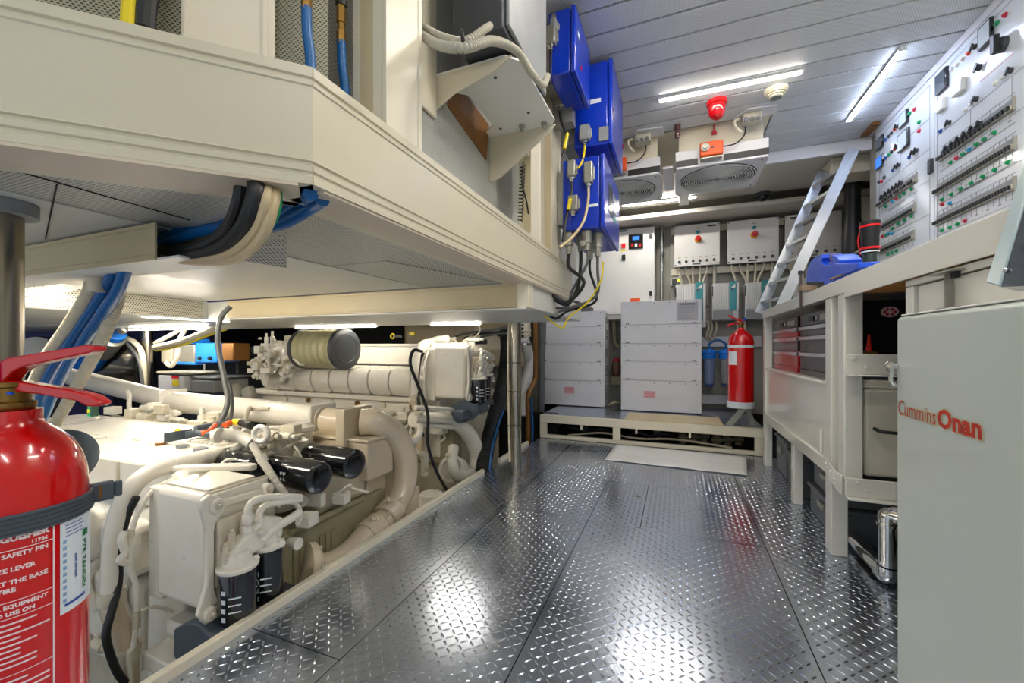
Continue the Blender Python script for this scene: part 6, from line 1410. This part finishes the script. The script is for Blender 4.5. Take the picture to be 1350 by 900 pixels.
for k in range(3): MB().lathe(c - V((.8, -.6, 0))*(.05+.06*k), (.8, -.6, 0), [(0, .125), (.03, .125)], 30).build('black_strap', M.black, t)
t = thing('battery_box', 'grey battery box with red and yellow labels near the blue pump', 'box', aY(225, 512, 2.9))
bxp(t, (208, 494), (242, 516), .3, 'box_body', M.grayw, 2.15); bxp(t, (205, 489), (245, 494), .32, 'box_lid', M.conduit, 2.145); bxp(t, (226, 495), (235, 499), .004, 'red_label', M.redp, 2.143, 0); bxp(t, (227, 501), (235, 509), .004, 'yellow_label', M.yellow, 2.143, 0)
t = thing('battery_box', 'plain dark grey battery box right of the labelled one', 'box', aY(270, 512, 3.0))
bxp(t, (251, 500), (281, 518), .3, 'box_body', M.gray, 2.2); bxp(t, (249, 496), (283, 500), .32, 'box_lid', M.crate, 2.195)
for i, (px, py, r) in enumerate(((300, 508, .13), (318, 500, .10))):
    t = thing('flexible_duct', ('left' if i == 0 else 'right') + ' grey insulated duct bend behind the near exhaust pipe', 'duct', aY(px, 530, 2.8))
    MB().torus(aY(px, 525, 2.25), (0, -1, 0), r, .05, n=22, m=14, a0=0, a1=PI*1.0).build('duct_tube', M.wallg, t)
rbox_ = MB().box((-5.6, 2.75, -.74), (-4.0, 3.6, .80)).build('grey_machinery_base', M.grayd, bevel=.02); tag(rbox_, 'dark machinery plinth filling the bay behind the pillar', 'plinth')
# ================================================================ FOREGROUND EXTINGUISHER

cx_, cy_ = -.856, .275
R = .075; K = .572/FPX
t = thing('fire_extinguisher', 'large red fire extinguisher with printed instructions at the left foreground', 'fire extinguisher', (cx_, cy_, .06))
EX = t
MB().lathe((cx_, cy_, 0), (0, 0, 1), [(.06, R*.8), (.07, R*.95), (.09, R), (.598, R), (.622, R*.975), (.645, R*.90), (.664, R*.78), (.678, R*.63), (.686, R*.50), (.692, R*.42), (.700, R*.385), (.713, R*.385)], 72).build('cylinder', M.red, t)
z1 = .7135
MB().lathe((cx_, cy_, z1), (0, 0, 1), [(0, .021), (.004, .0235), (.010, .0235), (.012, .018), (.030, .018), (.032, .0215), (.038, .0215)], 22).build('brass_valve', M.brass, t)
MB().lathe((cx_+.0, cy_-.019, z1+.020), (0, -1, 0), [(0, .008), (.010, .010), (.012, .007)], 16).build('gauge', M.grayd, t)
rt = V((CO, SI, 0)); fw = V((-SI, CO, 0)); ctr = V((cx_, cy_, 0))
def lever(pts, w, nm):
    P = [ctr + rt*((px-15)*K) + V((0, 0, CAMZ-(py-HZ)*K)) - fw*(w/2) for px, py in pts]
    return MB().prism(P, fw*w).build(nm, M.red, t, bevel=.0035, seg=3)
lever([(-14, 505), (-12, 486), (20, 471), (122, 454.5), (131, 457), (131, 462), (124, 465), (42, 482), (26, 490), (16, 502), (12, 508)], .022, 'upper_lever')
lever([(4, 500), (30, 502), (98, 513), (128, 521), (140, 530), (136, 535), (122, 535), (108, 528), (60, 519), (4, 514)], .019, 'lower_lever')
pz = lambda px, py, o: ctr + rt*((px-15)*K) - fw*o + V((0, 0, CAMZ-(py-HZ)*K))
MB().tube([pz(-12, 440, .013), pz(5, 466, .014), pz(8, 500, .014), pz(14, 516, .014), pz(30, 517, .013)], .0020, n=8).build('blue_seal_tie', M.vise, t)
MB().lathe(pz(2, 508, .0112), -fw, [(0, .006), (.003, .006)], 12).build('pivot_pin', M.chrome, t)
def cyl_band(z0, z1, r0, r1, a0, a1, n=48):
    mb = MB(); v = []
    for k in range(n+1):
        a = a0 + (a1-a0)*k/n; c, s = math.cos(a), math.sin(a)
        v.append([mb.bm.verts.new((cx_+c*r, cy_+s*r, z)) for r, z in ((r0, z0), (r1, z0), (r1, z1), (r0, z1))])
    for k in range(n):
        for j in range(4): mb.bm.faces.new((v[k][j], v[k][(j+1) % 4], v[k+1][(j+1) % 4], v[k+1][j]))
    mb.bm.faces.new(v[0]); mb.bm.faces.new(v[-1][::-1]); return mb
view = math.atan2(-cy_, -cx_)
zs = .573
cyl_band(zs-.0135, zs+.0135, R+.0006, R+.0045, view-2.2, view+1.9).build('rubber_strap', M.slate, t, bevel=.0008)
for dz in (-.009, -.003, .003, .009): cyl_band(zs+dz-.0008, zs+dz+.0008, R+.0046, R+.0055, view-2.0, view+1.4).build('strap_rib', M.grayd, t)
lr = V((-ctr.y, ctr.x, 0)).normalized(); lr = lr if lr.dot(rt) > 0 else -lr     # towards the right silhouette
e = ctr + lr*(R+.003) + V((0, 0, zs+.003))
MB().obox(e + lr*.010, lr*.014, lr.cross(V((0, 0, 1)))*.006, V((0, 0, .0145))).build('strap_buckle', M.slate, t, bevel=.003)
MB().obox(e + lr*.029, lr*.0045, lr.cross(V((0, 0, 1)))*.004, V((0, 0, .012))).build('buckle_tongue', M.slate, t, bevel=.002)
MB().obox(e + lr*.016 - fw*.010, lr*.0015, fw*.001, V((0, 0, .009))).build('buckle_pin', M.copper, t)
def wrap(u0, z0, r=R+.0007):
    def f(x, y):
        a = view + (u0 + x)/R; return V((cx_+math.cos(a)*r, cy_+math.sin(a)*r, z0 + y))
    return f
rim = math.acos(R/V((cx_, cy_)).length)
def U(frac): return -R*rim + 2*R*rim*frac
uR = U(.665)
def line_w(u0, u1, z, h, m=M.whiteink, nm='printed_rule'):
    n = max(2, int((u1-u0)/.004)); mb = MB(); f = wrap(0, 0, R+.0006)
    v = [[mb.bm.verts.new(f(u0+(u1-u0)*k/n, zz)) for zz in (z-h/2, z+h/2)] for k in range(n+1)]
    for k in range(n): mb.bm.faces.new((v[k][0], v[k+1][0], v[k+1][1], v[k][1]))
    return mb.build(nm, m, t)
uL = U(.12)
def rjust(s, z, size, u1, bold=.0003):
    o = text('printed_text', s, (0, 0, 0), (1, 0, 0), (0, 1, 0), size, M.whiteink, t, 0, 'LEFT', bend=lambda x, y: V((x, y, 0)), bold=bold)
    w = max(v.co.x for v in o.data.vertices); f = wrap(u1 - w, z)
    for v in o.data.vertices: v.co = f(v.co.x, v.co.y)
uT = uR - .004
rjust('FIRE EXTINGUISHER', .553, .0105, uT, .0006); rjust('11736', .5485-.004, .0062, uT-.002)
line_w(uL, uR, .5415, .0011)
rjust('1. PULL OUT SAFETY PIN', .5325, .0078, uT-.002)
rjust('2. SQUEEZE LEVER', .5145, .0078, uT-.013)
rjust('3. AIM JET AT THE BASE', .4985, .0078, uT-.002); rjust('OF FIRE', .4885, .0078, uT-.030)
line_w(uL, uR, .4765, .0010); rjust('LIVE ELECTRICAL EQUIPMENT', .4680, .0070, uT-.002); rjust('SAFE TO USE ON', .4590, .0070, uT-.014); line_w(uL, uR, .4555, .0010)
rr = random.Random(3)
for k in range(9):
    w = rr.uniform(.03, .07); e_ = uT - rr.choice((0, .012, .020, .026)); line_w(max(uL, e_-w), e_, .4485-k*.0068, .0022, nm='printed_line')
line_w(uL, uR, .383, .0010)
for k in range(12):
    w = rr.uniform(.04, .08); e_ = uT - rr.choice((0, .01, .02)); line_w(max(uL, e_-w), e_, .375-k*.0075, .0024, nm='printed_line')
mb = MB(); f = wrap(0, 0, R+.0006)
vv = [mb.bm.verts.new(f(u, z)) for u, z in ((uR-.0010, .10), (uR+.0010, .10), (uR+.0010, .5585), (uR-.0010, .5585))]; mb.bm.faces.new(vv); mb.build('printed_rule', M.whiteink, t)
u0, u1 = U(.695), U(.975)
def patch(u0, u1, z0, z1, r, nm, m, par):
    n = 16; mb = MB(); f = wrap(0, 0, r); v = [[mb.bm.verts.new(f(u0+(u1-u0)*k/n, z)) for z in (z0, z1)] for k in range(n+1)]
    for k in range(n): mb.bm.faces.new((v[k][0], v[k+1][0], v[k+1][1], v[k][1]))
    return mb.build(nm, m, par)
sl = patch(u0, u1, .432, .558, R+.0007, 'service_label', M.label, t)
def vtext(s, u, z, size, m, bold=.0002):
    f = wrap(0, 0, R+.0012); return text('label_text', s, (0, 0, 0), (1, 0, 0), (0, 1, 0), size, m, sl, 0, 'LEFT', bend=lambda x, y: f(u + y, z - x), bold=bold)
W_ = u1-u0
vtext('PYR YANGIN', u0+W_*.52, .522, .0120, M.greenink, .0004); vtext('4444 444 4444', u0+W_*.30, .508, .0055, M.blueink)
patch(u0+W_*.52, u0+W_*.72, .526, .536, R+.0011, 'green_mark', M.greenink, sl)
for k in range(4): patch(u0+W_*(.10), u0+W_*(.5+.08*(k % 2)), .552-k*.005, .5532-k*.005, R+.0011, 'label_rule', M.blueink, sl)
for k in range(10): patch(u0+W_*.05, u0+W_*.12, .528-k*.009, .533-k*.009, R+.0011, 'label_tick', mat('tick_blue', '#7fa4c8', .5) if k == 0 else bpy.data.materials['tick_blue'], sl)
patch(u0+W_*.08, u0+W_*.6, .441, .445, R+.0011, 'label_rule', M.blueink, sl)
# bracket joining the extinguisher to the pole
pa, pb = V((-1.1, .335, .573)), V((cx_, cy_, .573)); dd_ = (pb-pa).normalized(); q0, q1 = pa+dd_*.033, pb-dd_*(R+.005)
MB().obox((q0+q1)/2, (q1-q0)/2, dd_.cross(V((0, 0, 1)))*.003, V((0, 0, .02))).build('wall_bracket', M.grayd, t)
# ================================================================ BLUE CONTROL BOXES
def connector(t, c, ax, up, L=.07, w=.022, m=None, nm='plug_connector'):
    """rectangular heavy-duty connector hood with gland; c centre, ax outward from the box, up cable direction"""
    c, ax, up = V(c), V(ax).normalized(), V(up).normalized(); s = ax.cross(up)
    hd = MB().obox(c + ax*.018, ax*.0175, up*L/2, s*w).build(nm, m or M.conn, t, bevel=.005)
    MB().obox(c + ax*.006, ax*.0055, up*L*.30, s*(w+.006)).build('locking_lever', M.conn, hd, bevel=.002)
    MB().lathe(c + ax*.02 + up*(L/2+.0002), up, [(0, .012), (.012, .012), (.013, .009), (.022, .009)], 10).build('gland', M.steel, hd)
    return c + ax*.02 + up*(L/2+.022)
def bluebox(label, x0, x1, y0, y1, z0, z1):
    t = thing('control_box', label, 'control box', (x0, y0, z0), 'blue control boxes on the upright posts')
    MB().box((x0, y0, z0), (x1-.022, y1, z1)).build('case', M.blue, t, bevel=.006)
    MB().box((x1-.019, y0-.004, z0-.004), (x1, y1+.004, z1+.004)).build('door', M.blue, t, bevel=.005)
    MB().box((x1-.0215, y0+.006, z0+.006), (x1-.0195, y1-.006, z1-.006)).build('door_seal', M.black, t)
    MB().box((-.521, y0+.03, z0+.04), (x0-.0005, y1-.03, z1-.04)).build('mounting_plate', M.conn, t)
    return t
b1 = bluebox('topmost blue control box with a red dot on its door', -.47, -.36, 1.565, 1.84, 1.865, 2.115)
b2 = bluebox('middle blue control box with white rating label on its side', -.45, -.272, 1.925, 2.30, 1.735, 2.12)
b3 = bluebox('lowest blue control box with a screen and keypad on its door', -.49, -.298, 1.86, 2.36, 1.335, 1.66)
p = aY(765, 112, 1.7); MB().lathe((-.3598, 1.66, 1.93), (1, 0, 0), [(0, .010), (.002, .010)], 16).build('red_dot', M.redp, b1)
MB().box((-.3598, 1.60, 2.02), (-.3588, 1.63, 2.04)).build('white_tag', M.label, b1)
a = aY(784, 134, 1.9245); MB().box((a.x-.02, 1.9235, a.z-.008), (a.x+.028, 1.9248, a.z+.012)).build('rating_label', M.label, b2)
a = aY(796, 176, 1.9245); MB().box((a.x-.022, 1.918, a.z-.035), (a.x+.022, 1.9248, a.z+.03)).build('blank_plate', M.gray, b2, bevel=.002)
MB().lathe((-.2718, 1.95, 1.90), (1, 0, 0), [(0, .008), (.004, .008)], 14).build('door_lock', M.black, b2)
MB().box((-.2978, 1.98, 1.44), (-.296, 2.10, 1.58)).build('display_screen', M.screen, b3)
for k in range(3): MB().box((-.2978, 2.13, 1.44+k*.05), (-.2962, 2.24, 1.475+k*.05)).build('keypad', (M.teal, M.conn, M.screenw)[k], b3)
a = aY(783, 271, 1.8595); MB().box((a.x-.03, 1.8585, a.z-.004), (a.x+.02, 1.8598, a.z+.008)).build('rating_label', M.label, b3)
# connectors on the sides facing the camera
def side(t, box_y, px, py, L=.075, w=.02, up=(0, 0, -1), m=None):
    c = aY(px, py, box_y-.0008); return connector(t, c, (0, -1, 0), up, L, w, m)
e1 = side(b1, 1.565, 728, 52, .07, .020); e1b = side(b1, 1.565, 732, 38, .04, .012, (0, 0, 1), M.gray)
g = []
for (bx_t, yy, px, py, L, w, m_) in ((b2, 1.80, 740, 132, .085, .020, M.conn), (b2, 1.925, 772, 178, .07, .024, M.gray), (b3, 1.86, 755, 225, .075, .018, M.conn), (b3, 1.86, 777, 230, .095, .019, M.conn), (b3, 1.86, 757, 270, .07, .022, M.conn)):
    if yy == 1.80:
        MB().box((-.521, 1.8005, 1.80), (-.43, 1.86, 1.93)).build('side_bracket', M.conn, bx_t)
    g.append(side(bx_t, yy, px, py, L, w, (0, 0, -1), m_))
# glands and plugs under the lowest box
un = []
for k, (x, y, L, lb) in enumerate(((-.47, 1.90, .10, 'a'), (-.425, 1.95, .08, 'b'), (-.385, 1.90, .09, 'c'), (-.345, 1.95, .11, 'd'), (-.40, 2.05, .10, 'e'))):
    MB().lathe((x, y, 1.3345), (0, 0, -1), [(0, .024), (.012, .026), (.02, .022), (L*.6, .021), (L*.65, .016), (L, .013)], 8).build('cable_gland', M.conn, b3)
    un.append(V((x, y, 1.3345-L)))
MB().lathe((-.395, 1.876, 1.27), (0, -1, 0), [(0, .014), (.02, .014), (.021, .009)], 16).build('round_plug', M.conn, b3)
# cables hanging from the lowest box and sweeping under the trunking
lb_ = ['leftmost black cable looping from the lowest blue box back under the trunking', 'second black cable looping below the lowest blue box', 'third cable of the loop below the lowest blue box, grey', 'rightmost cable of the loop below the lowest blue box', 'black cable in the middle of the loop below the lowest blue box']
tg = [(712, 388), (716, 392), (714, 400), (718, 404), (720, 410)]
mats = [M.black, M.black, M.cableg, M.cableg, M.black]
for k, s in enumerate(un):
    yy = 1.85 + .03*k; tx, ty = tg[k]
    q1 = V((s.x+.0, s.y, s.z-.06)); q2 = aY(770-8*k if k < 3 else 786, 372+6*k, yy); q3 = aY(748, 398+3*k, yy); q4 = aY(tx+12, ty-2+3*k, yy); q5 = aY(tx-6, ty-12+2*k, yy+.05)
    cable([s + V((0, 0, .012)), q1, q2, q3, q4, q5], .0085 if k < 2 else .0065, mats[k], lb_[k], group='cables looping below the blue boxes')
cable([aY(795, 345, 1.92), aY(792, 370, 1.92), aY(775, 398, 1.92), aY(750, 418, 1.92), aY(742, 432, 1.92), aY(725, 422, 1.92), aY(712, 410, 1.95)], .004, M.yellow, 'thin yellow cable in the loop below the blue boxes', group='cables looping below the blue boxes')
# other cables between boxes
cable([g[3], g[3]+V((0, -.005, -.05)), aY(770, 290, 1.80), aY(755, 312, 1.75), aY(738, 326, 1.70)], .006, M.cablec, 'cream cable from the lowest blue box curving down to the trunking')
cable([g[2], g[2]+V((0, -.002, -.05)), aY(746, 290, 1.80), aY(742, 318, 1.76)], .0065, M.black, 'black cable with yellow sleeve left of the lowest blue box')
cable([aY(752, 262, 1.798), aY(749, 276, 1.798)], .0085, M.yellow, 'yellow sleeve on the black cable by the lowest blue box', 'cable_sleeve', 'sleeve')
cable([g[0], g[0]+V((.005, 0, -.04)), aY(748, 185, 1.76), aY(742, 205, 1.74)], .006, M.black, 'black cable dropping from the plug between the upper blue boxes')
cable([aY(748, 176, 1.752), aY(744, 196, 1.738)], .0075, M.yellow, 'yellow sleeve on the cable under the upper blue boxes', 'cable_sleeve', 'sleeve')
cable([g[1], g[1]+V((0, 0, -.02)), aY(768, 212, 1.86), aY(762, 222, 1.84)], .005, M.yellow, 'short yellow cable under the middle blue box')
cable([e1, e1+V((0, -.002, -.04)), aY(725, 110, 1.53)], .006, M.black, 'short black cable from the plug on the topmost blue box')
# ---------------------------------------------------------------- camera, world, exposure
cam = bpy.data.cameras.new('camera'); co = bpy.data.objects.new('camera', cam); COL.objects.link(co)
co.location = EYE; co.rotation_euler = (PI/2, 0, TH)
cam.sensor_width = 36.0; cam.sensor_fit = 'HORIZONTAL'; cam.lens = 36.0 * FPX / 1350.0
cam.shift_y = (HZ - 450.0) / 1350.0; cam.clip_start = 0.02; cam.clip_end = 50
SC.camera = co
w = bpy.data.worlds.new('world'); SC.world = w; w.use_nodes = True
w.node_tree.nodes['Background'].inputs[0].default_value = (0.86, 0.93, 1.0, 1)
w.node_tree.nodes['Background'].inputs[1].default_value = 0.32
SC.view_settings.view_transform = 'Standard'; SC.view_settings.look = 'None'
SC.view_settings.exposure = 1.25; SC.view_settings.gamma = 1.0; SC.view_settings.use_curve_mapping = False
